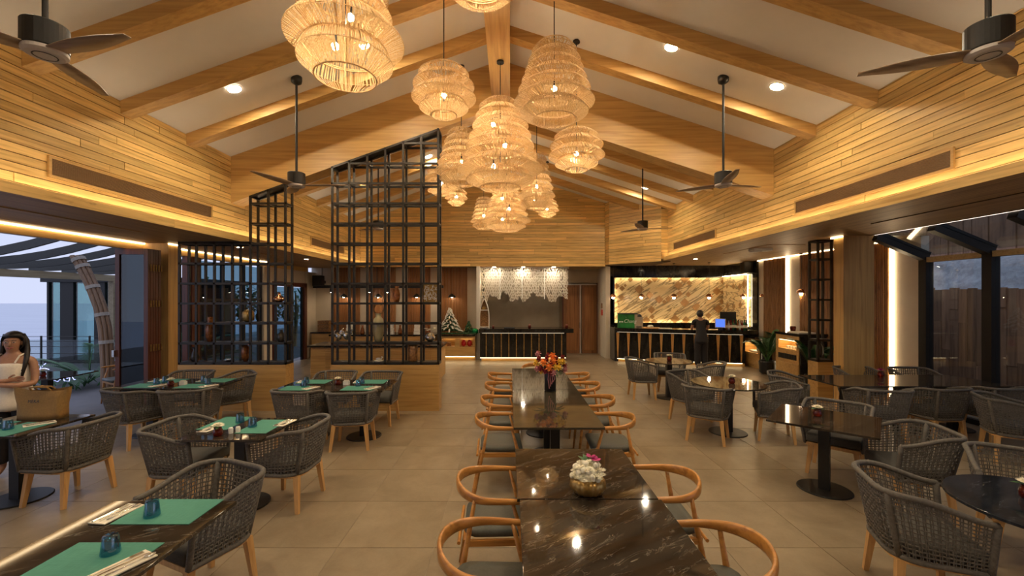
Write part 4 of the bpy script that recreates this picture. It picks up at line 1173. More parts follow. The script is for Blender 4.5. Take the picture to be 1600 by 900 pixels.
MB().box(-.16,-.12,0,.16,.12,.36).build('cabinet', M['black'], t, bevel=.01); MB().lathe([(.09,0),(.10,.012),(.05,.02)], 18).build('cone', M['iron'], t, loc=(0,-.12,.14)).rotation_euler = (PI/2,0,0)
MB().box(-.04,.1,.1,.04,.49,.2).build('bracket', M['black'], t)
t = empty('chest', (-6.72, 14.5, 0), 0, 'small brown chest of drawers stacked on a low dark cabinet by the far left door', 'cabinet')
MB().box(-.05,-.1,0,.55,.4,.85).build('cabinet', M['oak'], t); MB().box(-.08,-.13,.85,.58,.42,.89).build('top', M['marble_b'], t)
for q in range(3): MB().box(.12,-.02,.90+.13*q,.5,.3,1.02+.13*q).build('drawer', M['carved'], t)

# ---------------------------------------------------------------- bar
bl = (3.40, 13.72); br_ = (7.02, 12.60)
def bp(s, off=0): # point along the bar front, bowed a little; off > 0 goes behind
    x = bl[0]+(br_[0]-bl[0])*s; y = bl[1]+(br_[1]-bl[1])*s-.18*math.sin(PI*s)*.5
    d = Vector((br_[0]-bl[0], br_[1]-bl[1])).normalized(); n_ = Vector((-d.y, d.x)); 
    return (x+n_.x*off, y+n_.y*off)
t = empty('bar_counter', (0,0,0), 0, 'long black marble bar counter with tapering lit gold wedges', 'counter')
NS = 12
def ribbon(o0, o1, z0, z1, s0=0, s1=1): return MB().prism([bp(s0+(s1-s0)*i/NS, o0) for i in range(NS+1)]+[bp(s0+(s1-s0)*i/NS, o1) for i in range(NS, -1, -1)], z0, z1)
ribbon(-.10, .50, .97, 1.09).build('counter_top', M['marble_b'], t)
ribbon(.02, .45, .10, .97).build('front_body', M['marble_b'], t)
ribbon(.06, .40, 0, .10).build('plinth', M['oak'], t)
ribbon(-.01, .015, .955, .968, .02, .98).build('under_led', M['under'], t)
ribbon(.03, .055, .085, .098, .02, .98).build('plinth_led', M['plinth'], t)
MB().prism([(3.40,13.73),(3.52,13.73),(3.52,14.34),(3.40,14.34)], 0, 1.09).build('left_end', M['marble_b'], t)
d = Vector((br_[0]-bl[0], br_[1]-bl[1])).normalized()
for i in range(12):
    s = .025+.945*i/11; x, y = bp(s, -.002)
    m = MB(); w0, w1 = .012, .045
    f = lambda w, o: (x+d.x*w-d.y*o, y+d.y*w+d.x*o)
    b = [f(-w0,-.012), f(w0,-.012), f(w0,.02), f(-w0,.02)]; tp = [f(-w1,-.028), f(w1,-.028), f(w1,.02), f(-w1,.02)]
    m.hexa([(*p,.14) for p in b], [(*p,.94) for p in tp]); m.build('gold_wedge', M['wedge'], t)
# lit onyx wall behind the bar, with copper diamonds
bw = struct(MB().box(3.40, 15.0, 0, WX, 15.15, SR).build('wall_bar', M['marble_b']))
OZ0, OZ1 = 1.16, 2.80
MB().box(3.66, 14.975, OZ0, WX-.02, 14.998, OZ1).build('onyx_panel', M['onyx'], bw)
MB().box(WX-.025, 13.22, OZ0, WX-.003, 14.97, OZ1).build('onyx_panel', M['onyx'], bw)
MB().box(WX-.06, 13.20, OZ1, WX, 15.0, SR).build('frame', M['marble_b'], bw); MB().box(WX-.06, 13.2, 0, WX, 15.0, OZ0-.02).build('frame', M['marble_b'], bw)
for q in ((3.635,14.88,OZ0,3.655,14.90,OZ1), (3.66,14.88,OZ1-.0,7.42,14.90,OZ1+.018), (3.66,14.88,OZ0-.018,7.42,14.90,OZ0), (WX-.12,13.24,OZ0,WX-.105,13.26,OZ1), (WX-.14,13.3,OZ1,WX-.12,14.8,OZ1+.018)):
    MB().box(*q).build('panel_led', M['onyx_led'], bw)
for q in ((3.40,14.83,OZ0-.02,3.67,14.86,OZ1+.02), (3.40,14.83,OZ1-.03,7.40,14.86,OZ1+.03), (3.40,14.83,OZ0-.03,7.40,14.86,OZ0+.03)): MB().box(*q).build('frame_lip', M['marble_b'], bw)
MB().box(3.40, 14.83, OZ1+.02, WX-.06, 15.0, SR).build('frame', M['marble_b'], bw); MB().box(3.40, 14.83, 0, WX-.06, 15.0, OZ0-.02).build('frame', M['marble_b'], bw); MB().box(3.40, 14.83, OZ0-.02, 3.63, 15.0, OZ1+.02).build('frame', M['marble_b'], bw)
dia = MB(); q = .5
dia.hexa([(0,0,-q),(q,0,0),(q,.012,0),(0,.012,-q)], [(-q,0,0),(0,0,q),(0,.012,q),(-q,.012,0)])
dm = bpy.data.meshes.new('copper_diamond'); dm.from_pydata([(0,0,-.5),(.5,0,0),(0,0,.5),(-.5,0,0),(0,1,-.5),(.5,1,0),(0,1,.5),(-.5,1,0)], [], [(0,1,2,3),(7,6,5,4),(0,4,5,1),(1,5,6,2),(2,6,7,3),(3,7,4,0)]); dm.materials.append(M['tilecopper'])
for px, py, sz in ((961,434.5,4),(970,436,4),(985,436.5,8.5),(963,447,10),(972,450.5,9),(977,446,5),(999,452,15),(1014,440,10),(1023,435.5,11),(1015,461,12),(971,465,10),(965,471,4),(966.5,475,3),(1030,468,13),(1038,471.5,7),(1044.5,467,10),(1062,459,10),(1069.5,436,14),(1060,446,14),(1077,442,9),(1047,433.5,8),(1046,438,3),(1075.5,460,9),(1070,473,14.5),(1018,484,12),(1019,495,8),(1010,500.5,12.5),(1022,503,10),(1054.5,498.5,15),(1072,500,12),(1087,480,12),(1090,478,9),(1107,493,10),(1122.5,482.5,14),(1120,455,13),(1131,440,11),(1128,471,9),(1129,457,6),(1141,430.5,8),(1123,431,6),(1104,436,4)):
    dpt = 14.96; x = (px-797)*dpt/660; z = 2.05-(py-466)*dpt/660; s = sz*dpt/660
    inst('copper_diamond', dm, bw, (x, dpt, z), (0,0,0), (s, .012, s))
for px, py, sz in ((1137,447,8),(1147,447.5,10),(1157,448,11),(1164,444,15),(1150,428.5,6),(1158,429,6),(1138,478,11),(1148,479,8),(1158,476.5,11),(1165,480,5),(1165,497,7)):
    dpt = WX*660/(px-797); z = 2.05-(py-466)*dpt/660; s = sz*dpt/660
    inst('copper_diamond', dm, bw, (WX-.028, dpt, z), (0,0,-PI/2), (s, .012, s))
# globe pendants over the bar
for i, (px, py, dp) in enumerate(((958,464,14.35),(1002,464,14.2),(1053,464,13.9),(1108,464,13.6),(1162,463.5,13.4),(1193,463.5,12.7),(1252,457.5,10.9))):
    x = (px-797)*dp/660; z = 2.05-(py-466)*dp/660
    w = ('far left', 'second', 'third', 'fourth', 'fifth', 'sixth, before the bamboo panel', 'last, before the lit white strip')[i]
    t = empty('globe_pendant', (x, dp, z), 0, 'copper globe pendant over the bar, %s from the left' % w if i < 5 else 'copper globe pendant in the row over the bar, ' + w, 'lamp', 'copper globe pendants')
    MB().lathe([(.02,.105),(.06,.088),(.098,.045),(.108,.0),(.095,-.01),(.088,.03),(.05,.075),(.02,.09)], 22, cap=False).build('shade', M['copper'], t, True)
    MB().ball((0,0,-.02), .045, 10, 7).build('bulb', M['bulb2'], t, True)
    MB().tube([(0,0,.10),(0,0,SR-z)], .005, 5).build('cord', M['black'], t); MB().lathe([(.045,SR-z-.02),(.045,SR-z)], 12).build('ceiling_rose', M['black'], t)
# things on the bar
def onbar(s, off, z=1.0905): x, y = bp(s, off); return (x, y, z)
x, y, z = onbar(.085, .2)
ba = math.atan2(br_[1]-bl[1], br_[0]-bl[0])
t = empty('cooler_box', (x, y, z), ba*.5, 'green cooler box with white lettering on the left end of the bar', 'cooler')
MB().box(-.24,-.16,0,.27,.16,.44).build('body', M['chang'], t, bevel=.012)
MB().box(.27,-.16,0,.36,.16,.44).build('side', M['taupe'], t); MB().box(-.25,-.17,.44,.37,.17,.475).build('lid', M['black'], t, bevel=.01)
fc = bpy.data.curves.new('lettering', 'FONT'); fc.body = 'Chang'; fc.size = .155; fc.shear = .25; fc.extrude = .002
fo = bpy.data.objects.new('lettering', fc); COL.objects.link(fo); dg = bpy.context.evaluated_depsgraph_get(); me = bpy.data.meshes.new_from_object(fo.evaluated_get(dg)); bpy.data.objects.remove(fo)
me.materials.clear(); me.materials.append(M['white']); lo = inst('lettering', me, t, (-.075,-.1625,.17), (PI/2,0,0))
for k, sx in ((-.195,1),(-.115,-1)):   # two small white elephants facing each other
    m = MB(); m.ball((0,0,0), .022, 8, 5, .75, 1.2, .1); m.ball((sx*.025,0,.008), .012, 6, 4, 1, 1, .15)
    for lx in (-.016,.014): m.box(lx-.005,-.001,-.035,lx+.005,.001,-.008)
    m.bar((sx*.034,0,.005),(sx*.04,0,-.02),.004,.002); m.build('elephant_emblem', M['white'], t, loc=(k,-.1625,.2))
MB().bar((-.02,-.163,.36),(.02,-.163,.33),.012,.003).build('mark', M['white'], t)
t = empty('espresso_machine', onbar(.20, .26), ba, 'coffee machine with a dark dome beside the cooler box', 'machine')
MB().box(-.14,-.14,0,.10,.14,.36).build('body', M['taupe'], t, bevel=.01); MB().ball((-.03,0,.36), .10, 12, 8, .9).build('dome', M['black'], t, True); MB().box(-.1,-.2,.05,.06,-.14,.08).build('drip_tray', M['silver'], t)
t = empty('serving_board', onbar(.29, .2), ba, 'pale wooden board with folded cloths on the bar', 'board'); MB().box(-.28,-.12,0,.26,.12,.03).build('board', M['beech'], t); MB().ball((-.02,0,.05), .10, 10, 6, .6).build('cloth', M['napkin'], t, True)
t = empty('napkin_stack', onbar(.40, .12), ba, 'flat stack of white napkins on the bar left of the waitress', 'napkin'); MB().box(-.2,-.08,0,.2,.08,.025).build('stack', M['napkin'], t)
t = empty('till_screen', onbar(.83, .33), ba-.35, 'point of sale screen glowing blue on the bar', 'monitor')
MB().box(-.15,-.02,.05,.15,.02,.33).build('case', M['white'], t, bevel=.006); MB().box(-.13,-.024,.07,.13,-.0205,.31).build('screen', M['blue'], t); MB().box(-.05,-.06,0,.05,.08,.05).build('foot', M['black'], t)
t = empty('black_monitor', onbar(.90, .42), ba+.1, 'black monitor seen from behind on the bar', 'monitor')
MB().box(-.26,-.02,.18,.20,.03,.54).build('case', M['black'], t, bevel=.008); MB().box(-.04,0,0,.02,.03,.2).build('stand', M['black'], t); MB().box(-.12,-.08,0,.1,.1,.02).build('foot', M['black'], t)
random.seed(21)
bm_ = []
for k, (c, h) in enumerate(((('dark', (.02,.03,.015)), .30), (('amber', (.25,.09,.015)), .28), (('clear', (.5,.48,.42)), .27), (('red', (.2,.02,.015)), .29), (('green', (.03,.12,.04)), .31))):
    mt = plain('bottle_'+c[0], c[1], .1, 0, .1)
    bm_.append((MB().lathe([(.034,0),(.037,.01),(.037,h*.6),(.016,h*.74),(.014,h*.95),(.017,h*.96),(.017,h)], 14).mesh('bottle', mt, True), MB().lathe([(.0376,h*.2),(.0376,h*.45)], 14, cap=False).mesh('bottle_label', M['napkin'], True), c[0]))
for i in range(22):
    s = .915+.0058*i*.75; k = (i*3) % 5; row = i % 2
    x = 6.62+.055*(i//2)+.02*row; y = 13.05+.13*row-.012*i
    o = inst('bottle', bm_[k][0], None, (x, y, 1.0905)); inst('bottle_label', bm_[k][1], o)
    tag(o, '%s glass bottle on the bar end, %s in the %s row from the left' % (bm_[k][2], ('first','second','third','fourth','fifth','sixth','seventh','eighth','ninth','tenth','eleventh')[i//2], ('front', 'back')[row]), 'bottle', 'bottles on the bar end')
MB().prism([(6.55,12.75),(7.35,12.55),(7.45,13.2),(6.6,13.4)], .97, 1.09).build('end_shelf', M['marble_b'], bpy.data.objects['bar_counter'])

# cabinets on the right
def cabinet(name, x0, y0, y1, h, label, niche, led, extra):
    t = empty(name, (x0, y0, 0), 0, label, 'cabinet'); L = y1-y0; D = WX-.07-x0
    MB().box(.02,0,.08,D,.04,h).build('end_panel', M['marble_b'], t); 
    z0, z1 = niche
    m = MB(); m.box(0,.04,.10,D,L,z0); m.box(0,.04,z1,D,L,h); m.box(.35,.04,z0,D,L,z1); m.box(0,.04,z0,.35,.12,z1); m.box(0,L-.1,z0,.35,L,z1); m.build('body', M['oak'], t)
    MB().box(.05,.06,0,D,L,.10).build('plinth', M['oak'], t); MB().box(-.03,-.03,h,D,L+.02,h+.06).build('top', M['marble_b'], t)
    MB().box(.02,.14,z1-.016,.3,L-.12,z1-.003).build('niche_led', M['led'] if led else M['edge'], t)
    MB().box(-.004,.12,z0,0,L-.1,z1).build('niche_glass', M['clear'], t)
    for e in extra: MB().box(*e).build('drawer_front' if e[0] < 0 else 'vent_slot', M['oak'] if e[0] < 0 else M['black'], t)
    return t
cabinet('display_cabinet', 7.17, 12.10, 13.05, .86, 'oak display cabinet with a lit glass niche at the bar end', (.44, .74), True, ((-.012,.06,.12,0,.93,.40),))
tag(MB().box(7.22, 12.3, .4405, 7.45, 12.75, .50).build('cake_tray', M['white']), 'white cake tray in the lit cabinet niche', 'tray')
tag(MB().box(7.25, 12.3, .5005, 7.38, 12.42, .62).build('blue_box', plain('blue_card', (.05,.25,.40), .5)), 'blue box on the cake tray in the cabinet niche', 'box')
c2 = cabinet('host_cabinet', 6.86, 10.0, 10.9, 1.14, 'taller oak cabinet with a bottle slot beside the narrow iron tower', (.80, 1.02), False, ((-.012,.05,.12,0,.88,.46),))
m = MB().box(-.006,.12,.55,0,.80,.68); m.build('bottle_slot', M['black'], c2)
for q in range(7): MB().box(-.012,.16+.09*q,.56,-.004,.20+.09*q,.67).build('slot_divider', M['iron'], c2)
tag(MB().box(6.95, 10.15, 1.2005, 7.35, 10.6, 1.225).build('menu_book', M['napkin']), 'open menu lying on the taller oak cabinet', 'menu')
for k in range(5): tag(MB().lathe([(.028,0),(.034,.05),(.034,.07)], 10, (6.96,10.18+.1*k,.8005)).build('cup', M['white']), 'white cup in the niche of the taller cabinet, %s from the aisle end' % ('first', 'second', 'third', 'fourth', 'fifth')[k], 'cup', 'white cups in the niche')
t = tag(MB().lathe([(.05,0),(.07,.10),(.06,.14)], 14, (7.2,10.75,1.2005)).build('flower_pot', M['jar']), 'red flower pot at the back of the taller cabinet', 'pot')

def palm(x, y, z, label, n, L, pot=True, spread=1.0, mat='palm', el0=.55):
    t = empty('potted_palm', (x, y, z), 0, label, 'plant', 'palms')
    if pot: MB().lathe([(.14,0),(.19,.05),(.21,.32),(.19,.36),(.17,.34),(.17,.30)], 20).build('pot', M['black'], t)
    for i in range(n):
        a = i*2.4+random.random()*.5; el = random.uniform(el0,1.35); d = Vector((math.cos(a)*math.cos(el)*spread, math.sin(a)*math.cos(el)*spread, math.sin(el))); p0 = Vector((0,0,.3 if pot else 0)); l = L*random.uniform(.75,1.1)
        P = [p0+d*(l*s)+Vector((0,0,-.42*l*s*s)) for s in [k/8 for k in range(9)]]
        m = MB().tube([tuple(p) for p in P], [.012-.001*k for k in range(9)], 4)
        sd = d.cross(Vector((0,0,1))).normalized()
        for k in range(26):
            s = .22+.78*k/25; p = p0+d*(l*s)+Vector((0,0,-.42*l*s*s)); tan = (d+Vector((0,0,-.84*s))).normalized()
            for q in (-1, 1): leafblade(m, p, sd*q*.9+tan*.75+Vector((0,0,.15)), l*.24*math.sin(PI*(.15+.8*(1-s*.75))), .014, .25)
        m.build('frond', M[mat], t)
random.seed(4)
palm(7.0, 11.5, 0, 'potted palm between the two oak cabinets', 11, 1.45, True, .6, 'palm', .95)
palm(6.75, 9.35, 0, 'potted palm behind the narrow iron tower', 11, 1.45, True, .6, 'palm', .95)
t = empty('red_extinguisher_panel', (3.255, 14.9, 1.45), 0, 'red fire call point on the wall beside the timber door', 'alarm'); MB().box(-.035,-.09,0,-.002,.09,.2).build('plate', plain('alarm_red', (.55,.05,.02), .4), t); MB().box(-.04,-.05,.25,-.002,.05,.42).build('bell', M['carved'], t)
t = empty('ceiling_projector', (5.75, 9.7, SR-.002), 0, 'small white fitting on the soffit in front of the bar', 'lamp'); MB().box(-.22,-.12,-.07,.22,.12,-.0).build('body', M['white'], t, bevel=.02); MB().box(-.2,-.1,-.085,-.02,.1,-.07).build('lens', M['hub'], t)
t = empty('wall_unit', (7.36, 13.2, 2.83), 0, 'black box speaker at the right end of the bar frame', 'speaker'); MB().box(-.12,-.14,0,.16,.1,.34).build('case', M['black'], t, bevel=.01); MB().box(-.08,-.146,.05,.1,-.14,.26).build('grille', M['iron'], t)
# ---------------------------------------------------------------- ornaments on the lattice shelves
def zk(k): return .8845+.365*k
YS = 7.825
def orn(name, prof, x, k, mat, label, cat='vase', n=20, rib=0, ribn=0, y=YS):
    return tag(MB().lathe(prof, n, (x, y, zk(k)), rib=rib, ribn=ribn).build(name, mat, smooth=True), label, cat, 'ornaments on the iron lattices')
orn('amber_vase', [(.05,0),(.075,.10),(.085,.22),(.07,.32),(.045,.37),(.05,.44),(.045,.455)], -5.55, 1, M['amberpot'], 'tall amber carved vase on the left iron lattice')
orn('pumpkin_pot', [(.04,0),(.092,.03),(.097,.10),(.09,.18),(.05,.225),(.03,.22)], -4.85, 2, M['gold'], 'gold ribbed pumpkin-shaped pot on the left iron lattice', n=40, rib=.05, ribn=10)
orn('egg_vase', [(.035,0),(.06,.06),(.075,.16),(.06,.26),(.03,.30)], -4.90, 0, M['amberpot'], 'striped brown egg-shaped vase on the lowest level of the left iron lattice')
orn('copper_bottle', [(.05,0),(.096,.03),(.09,.08),(.03,.12),(.025,.17),(.035,.18)], -4.28, 3, M['copper'], 'squat coppery bottle high on the right end of the left iron lattice')
orn('black_bottle', [(.05,0),(.078,.05),(.07,.13),(.03,.17),(.025,.21),(.03,.215)], -4.24, 1, M['darkpot'], 'round black glossy bottle at the right end of the left iron lattice')
orn('dark_pot', [(.05,0),(.07,.06),(.05,.16),(.03,.2),(.05,.26)], -5.84, 0, M['darkpot'], 'dark pot with a silvery rim at the lower left of the left iron lattice')
orn('shallow_dish', [(.05,0),(.09,.025),(.095,.035),(.085,.03)], -5.20, 0, M['silver'], 'shallow silver dish on the lowest level of the left iron lattice', 'dish')
j = empty('storage_jar', (-2.44, YS, zk(1)), 0, 'big olive stoneware jar with a twisted ring on the tall iron lattice', 'vase', 'ornaments on the iron lattices')
MB().lathe([(.06,0),(.085,.10),(.097,.22),(.097,.34),(.085,.41),(.05,.45),(.046,.50),(.06,.52),(.05,.52)], 28).build('jar', M['ceramic'], j, True)
m = MB(); 
for q in range(3): m.tube([((.082+.008*q)*math.cos(a*2*PI/24), .012*math.sin(a*2*PI*3/24+q*2), .60+(.082+.008*q)*math.sin(a*2*PI/24)) for a in range(24)], .008, 5, True)
m.build('twisted_ring', M['carved'], j)
orn('amber_jug', [(.04,0),(.055,.05),(.065,.14),(.05,.22),(.03,.25),(.045,.29)], -2.10, 3, M['amberpot'], 'dark amber jug on the upper shelf of the tall iron lattice')
t = empty('pierced_ornament', (-1.47, YS, zk(3)), 0, 'square pierced carved panel at the right of the tall iron lattice', 'ornament', 'ornaments on the iron lattices')
MB().box(-.13,-.012,0,.13,.012,.33).build('back', M['gold'], t)
m = MB(); random.seed(8)
for i in range(60):
    a = random.random()*PI; x = random.uniform(-.11,.11); z = random.uniform(.03,.30); dx = .025*math.cos(a); dz = .025*math.sin(a); m.bar((x-dx,-.016,z-dz),(x+dx,-.016,z+dz),.010,.010,(0,1,0))
m.build('carving', M['white'], t)
for x, l, s in ((-3.17, 'first silvery shell ornament at the left end of the tall iron lattice', 1), (-3.02, 'second silvery shell ornament at the left end of the tall iron lattice', 1.15)):
    m = MB(); m.ball((0,0,.10*s), .085*s, 14, 9, .9, .7, .8); m.ball((.05*s,0,.15*s), .045*s, 10, 6); m.ball((.08*s,0,.18*s), .022*s, 8, 5); m.tube([(-.06*s,0,.1*s),(-.09*s,-.02,.17*s),(-.05*s,-.02,.22*s)], [.03*s,.02*s,.006], 6)
    tag(m.build('shell_ornament', M['silver'], None, True, (x, YS, zk(1))), l, 'ornament', 'ornaments on the iron lattices')
t = empty('glass_bowl', (-1.48, YS, zk(1)), 0, 'round glass bowl with pale flowers at the right of the tall iron lattice', 'bowl', 'ornaments on the iron lattices')
MB().lathe([(.04,0),(.092,.05),(.097,.09),(.06,.15),(.055,.165)], 20).build('bowl', M['silver'], t, True)
m = MB(); 
for p in ((-.05,0,.2),(.04,.02,.21),(0,-.03,.22),(.08,0,.24),(-.08,.02,.23)): mum(m, p, .05, 16, 2)
m.build('flowers', M['petal'], t)
orn('carved_drum', [(.07,0),(.09,.02),(.085,.15),(.09,.29),(.07,.305)], -1.80, 0, M['carved'], 'carved wooden drum on the lowest level of the tall iron lattice', 'ornament')
t = empty('bird_ornament', (-2.43, YS, zk(0)), 0, 'white bird ornament on the lowest level of the tall iron lattice', 'ornament', 'ornaments on the iron lattices')
MB().lathe([(.08,0),(.085,.012)], 16).build('dish', M['white'], t); MB().ball((0,0,.04), .04, 10, 6, .7, 1.5, .8).ball((.055,0,.075), .02, 8, 5).build('bird', M['white'], t, True)
orn('dark_flask', [(.05,0),(.065,.08),(.06,.2),(.02,.26),(.02,.31)], 6.17, 0, M['darkpot'], 'dark flask inside the narrow iron tower at right', 'bottle', y=8.42)

# ---------------------------------------------------------------- folding doors stacked at the left column
d4 = struct(empty('door_4', (-7.09, 7.58, 0)))
for i in range(5):
    y = i*.058
    lf = MB()
    lf.box(0,y,.02,.075,y+.05,2.94); lf.box(.515,y,.02,.59,y+.05,2.94); lf.box(.075,y,.02,.515,y+.05,.14); lf.box(.075,y,2.84,.515,y+.05,2.94)
    l = lf.build('leaf', M['redwood'], d4)
    MB().box(.075,y+.02,.14,.515,y+.028,2.84).build('pane', M['pane_dark'], l)
    for z in (.35,1.15,1.95,2.6):
        MB().tube([(.598,y+.054,z-.06),(.598,y+.054,z+.06)], .012, 6).build('hinge', M['gold'], l)
MB().box(-.02,-.045,1.0,.02,-.0,1.12).build('handle', M['silver'], d4)

# ---------------------------------------------------------------- tote bag on the left table
bag = empty('tote_bag', (-5.04, 4.56, TH+.001), .04, 'tan canvas tote bag with small dark lettering on the left table', 'bag')
m = MB(); rows = []
for k in range(7):
    v = k/6; w = .225+.055*v*(1 if k else 1); dp = .085*(1-.75*v); z = .325*v
    ring = []
    for i in range(24):
        a = 2*PI*i/24; c = math.cos(a); s = math.sin(a)
        ring.append((w*math.copysign(abs(c)**.45, c)+.015*v*math.sin(3*a), dp*math.copysign(abs(s)**.6, s)+.010*math.sin(5*a+k), z-(.03*(1-abs(c)) if k == 6 else 0)+(.015*math.sin(a*2) if k == 6 else 0)))
    rows += ring
fs = [(r*24+i, r*24+(i+1) % 24, (r+1)*24+(i+1) % 24, (r+1)*24+i) for r in range(6) for i in range(24)]+[tuple(range(23,-1,-1))]
m.add(rows, fs); m.build('bag_body', M['canvas'], bag, True)
for y in (-.02, .03): MB().tube([(-.10,y,.30),(-.09,y-.03,.335),(0,y-.05,.345),(.09,y-.03,.335),(.10,y,.30)], .009, 6).build('handle', M['canvas'], bag)
fc = bpy.data.curves.new('lettering', 'FONT'); fc.body = 'MEKA'; fc.size = .045; fc.extrude = .001
fo = bpy.data.objects.new('lettering', fc); COL.objects.link(fo); dg = bpy.context.evaluated_depsgraph_get(); me = bpy.data.meshes.new_from_object(fo.evaluated_get(dg)); bpy.data.objects.remove(fo)
me.materials.clear(); me.materials.append(M['black']); inst('lettering', me, bag, (-.075,-.082,.18), (PI/2-.2,0,0))

# ---------------------------------------------------------------- people
def skin_mesh(name, verts, edges, mat, sub=2, sy=1.0):
    me = bpy.data.meshes.new(name); me.from_pydata([v[:3] for v in verts], edges, []); me.update()
    o = bpy.data.objects.new(name, me); COL.objects.link(o)
    if not me.skin_vertices: 
        import bmesh
        bm = bmesh.new(); bm.from_mesh(me); bm.verts.layers.skin.verify(); bm.to_mesh(me); bm.free()
    for i, v in enumerate(verts):
        r = v[3]; me.skin_vertices[0].data[i].radius = (r, r) if not isinstance(r, tuple) else r
        me.skin_vertices[0].data[i].use_root = (i == 0)
    a = o.modifiers.new('skin', 'SKIN'); a.use_smooth_shade = True
    b = o.modifiers.new('sub', 'SUBSURF'); b.levels = sub; b.render_levels = sub
    dg = bpy.context.evaluated_depsgraph_get(); nm = bpy.data.meshes.new_from_object(o.evaluated_get(dg)); bpy.data.objects.remove(o)
    nm.materials.clear(); nm.materials.append(mat)
    nm.polygons.foreach_set('use_smooth', [True]*len(nm.polygons)); return nm
def chain(V, E, start, pts):
    p = start
    for q in pts: V.append(q); E.append((p, len(V)-1)); p = len(V)-1
    return p
def hand(V, E, wrist, dirv, side, curl=.3):
    """palm and five fingers growing from the wrist vertex; dirv along the hand, side towards the thumb"""
    w = Vector(V[wrist][:3]); d = Vector(dirv).normalized(); s = Vector(side).normalized(); n = d.cross(s)
    p = w+d*.05; V.append((*p, .022)); E.append((wrist, len(V)-1)); pi = len(V)-1
    for k, (o, L) in enumerate(((.026,.068),(.009,.076),(-.009,.070),(-.026,.055))):
        a = p+d*.04+s*o; b = a+d*L*.5+n*L*curl*.3; c = b+d*L*.4+n*L*curl
        chain(V, E, pi, [(*a, .0095), (*b, .0085), (*c, .0065)])
    a = w+d*.03+s*.03; chain(V, E, pi, [(*a, .011), (*(a+d*.03+s*.022), .0095), (*(a+d*.055+s*.024+n*.01), .007)])
def face(par, c, yaw, pitch=0, s=1.0, smile=True):
    """facial features on a head centred at c, looking along -Y before the yaw"""
    t = Matrix.Translation(c) @ Matrix.Rotation(yaw, 4, 'Z') @ Matrix.Rotation(pitch, 4, 'X')
    def ap(m):
        m.v = [tuple(t @ (Vector(v)*s)) for v in m.v]; return m
    for sx in (-1, 1):
        ap(MB().ball((sx*.031,-.078,.006), .0125, 8, 6, .5, 1.15, .6)).build('eye', M['eyewhite'], par, True)
        ap(MB().ball((sx*.031,-.0845,.006), .0058, 8, 6, 1, 1, .5)).build('iris', M['hair'], par, True)
        ap(MB().tube([(sx*.014,-.086,.026),(sx*.032,-.087,.031),(sx*.05,-.076,.025)], .0032, 5)).build('eyebrow', M['hair'], par)
    m = MB(); m.tube([(0,-.088,.018),(0,-.102,-.008),(0,-.110,-.024),(0,-.094,-.034)], [.007,.010,.014,.009], 8)
    ap(m).build('nose', M['skin'], par, True)
    m = MB(); m.tube([(-.028,-.080,-.050),(-.012,-.094,-.058),(0,-.096,-.059),(.012,-.094,-.058),(.028,-.080,-.050)], [.003,.0065,.007,.0065,.003], 8)
    m.tube([(-.026,-.081,-.052),(0,-.092,-.068),(.026,-.081,-.052)], [.003,.007,.003], 8)
    ap(m).build('lips', M['lip'], par, True)
    if smile:
        m = MB(); m.tube([(-.020,-.088,-.056),(0,-.0985,-.063),(.020,-.088,-.056)], [.002,.004,.002], 6); ap(m).build('teeth', M['white'], par)
    for sx in (-1, 1): ap(MB().ball((sx*.074,.004,-.01), .022, 8, 6, 1.3, .35, .8)).build('ear', M['skin'], par, True)
M['lip'] = plain('lip', (.36,.07,.06), .4, 0, .05)
# woman standing at the left edge, arms crossed, looking to the right of the picture
pw = empty('person', (-5.79, 4.92, 0), math.radians(22), 'smiling woman with long black hair in a cream top, arms crossed, at the left edge', 'person')
V = [(0,0,.90,.145)]; E = []
ch = chain(V, E, 0, [(0,.0,1.03,.118),(0,.0,1.17,.128),(0,.005,1.30,.125)])
nk = chain(V, E, ch, [(0,.01,1.385,.075),(0,.0,1.43,.048),(0,-.012,1.475,.060),(0,-.012,1.53,.078),(0,-.002,1.60,.070)])
for sx in (-1, 1):
    sh_ = chain(V, E, ch, [(sx*.11,.01,1.345,.055),(sx*.165,.01,1.325,.045)])
    if sx > 0: wr = chain(V, E, sh_, [(.205,-.02,1.17,.038),(.215,-.06,1.06,.035),(.13,-.19,1.055,.034),(.0,-.20,1.075,.026)]); hand(V, E, wr, (-1,.25,.15), (0,-.2,1), .4)
    else: wr = chain(V, E, sh_, [(-.205,-.02,1.17,.038),(-.215,-.06,1.055,.035),(-.13,-.17,1.09,.034),(.02,-.165,1.115,.026)]); hand(V, E, wr, (1,.3,.1), (0,-.2,1), .4)
    chain(V, E, 0, [(sx*.095,0,.80,.100),(sx*.10,-.01,.48,.064),(sx*.10,.01,.30,.055),(sx*.10,.02,.09,.036),(sx*.105,-.06,.045,.036),(sx*.108,-.13,.032,.026)])
inst('body', skin_mesh('body', V, E, M['skin']), pw)
Vt = [(0,0,.74,.215)]; Et = []; c1 = chain(Vt, Et, 0, [(0,0,.84,.205),(0,0,.94,.182),(0,.0,1.05,.155),(0,.0,1.17,.165),(0,.0,1.27,.155),(0,.0,1.31,.14)])

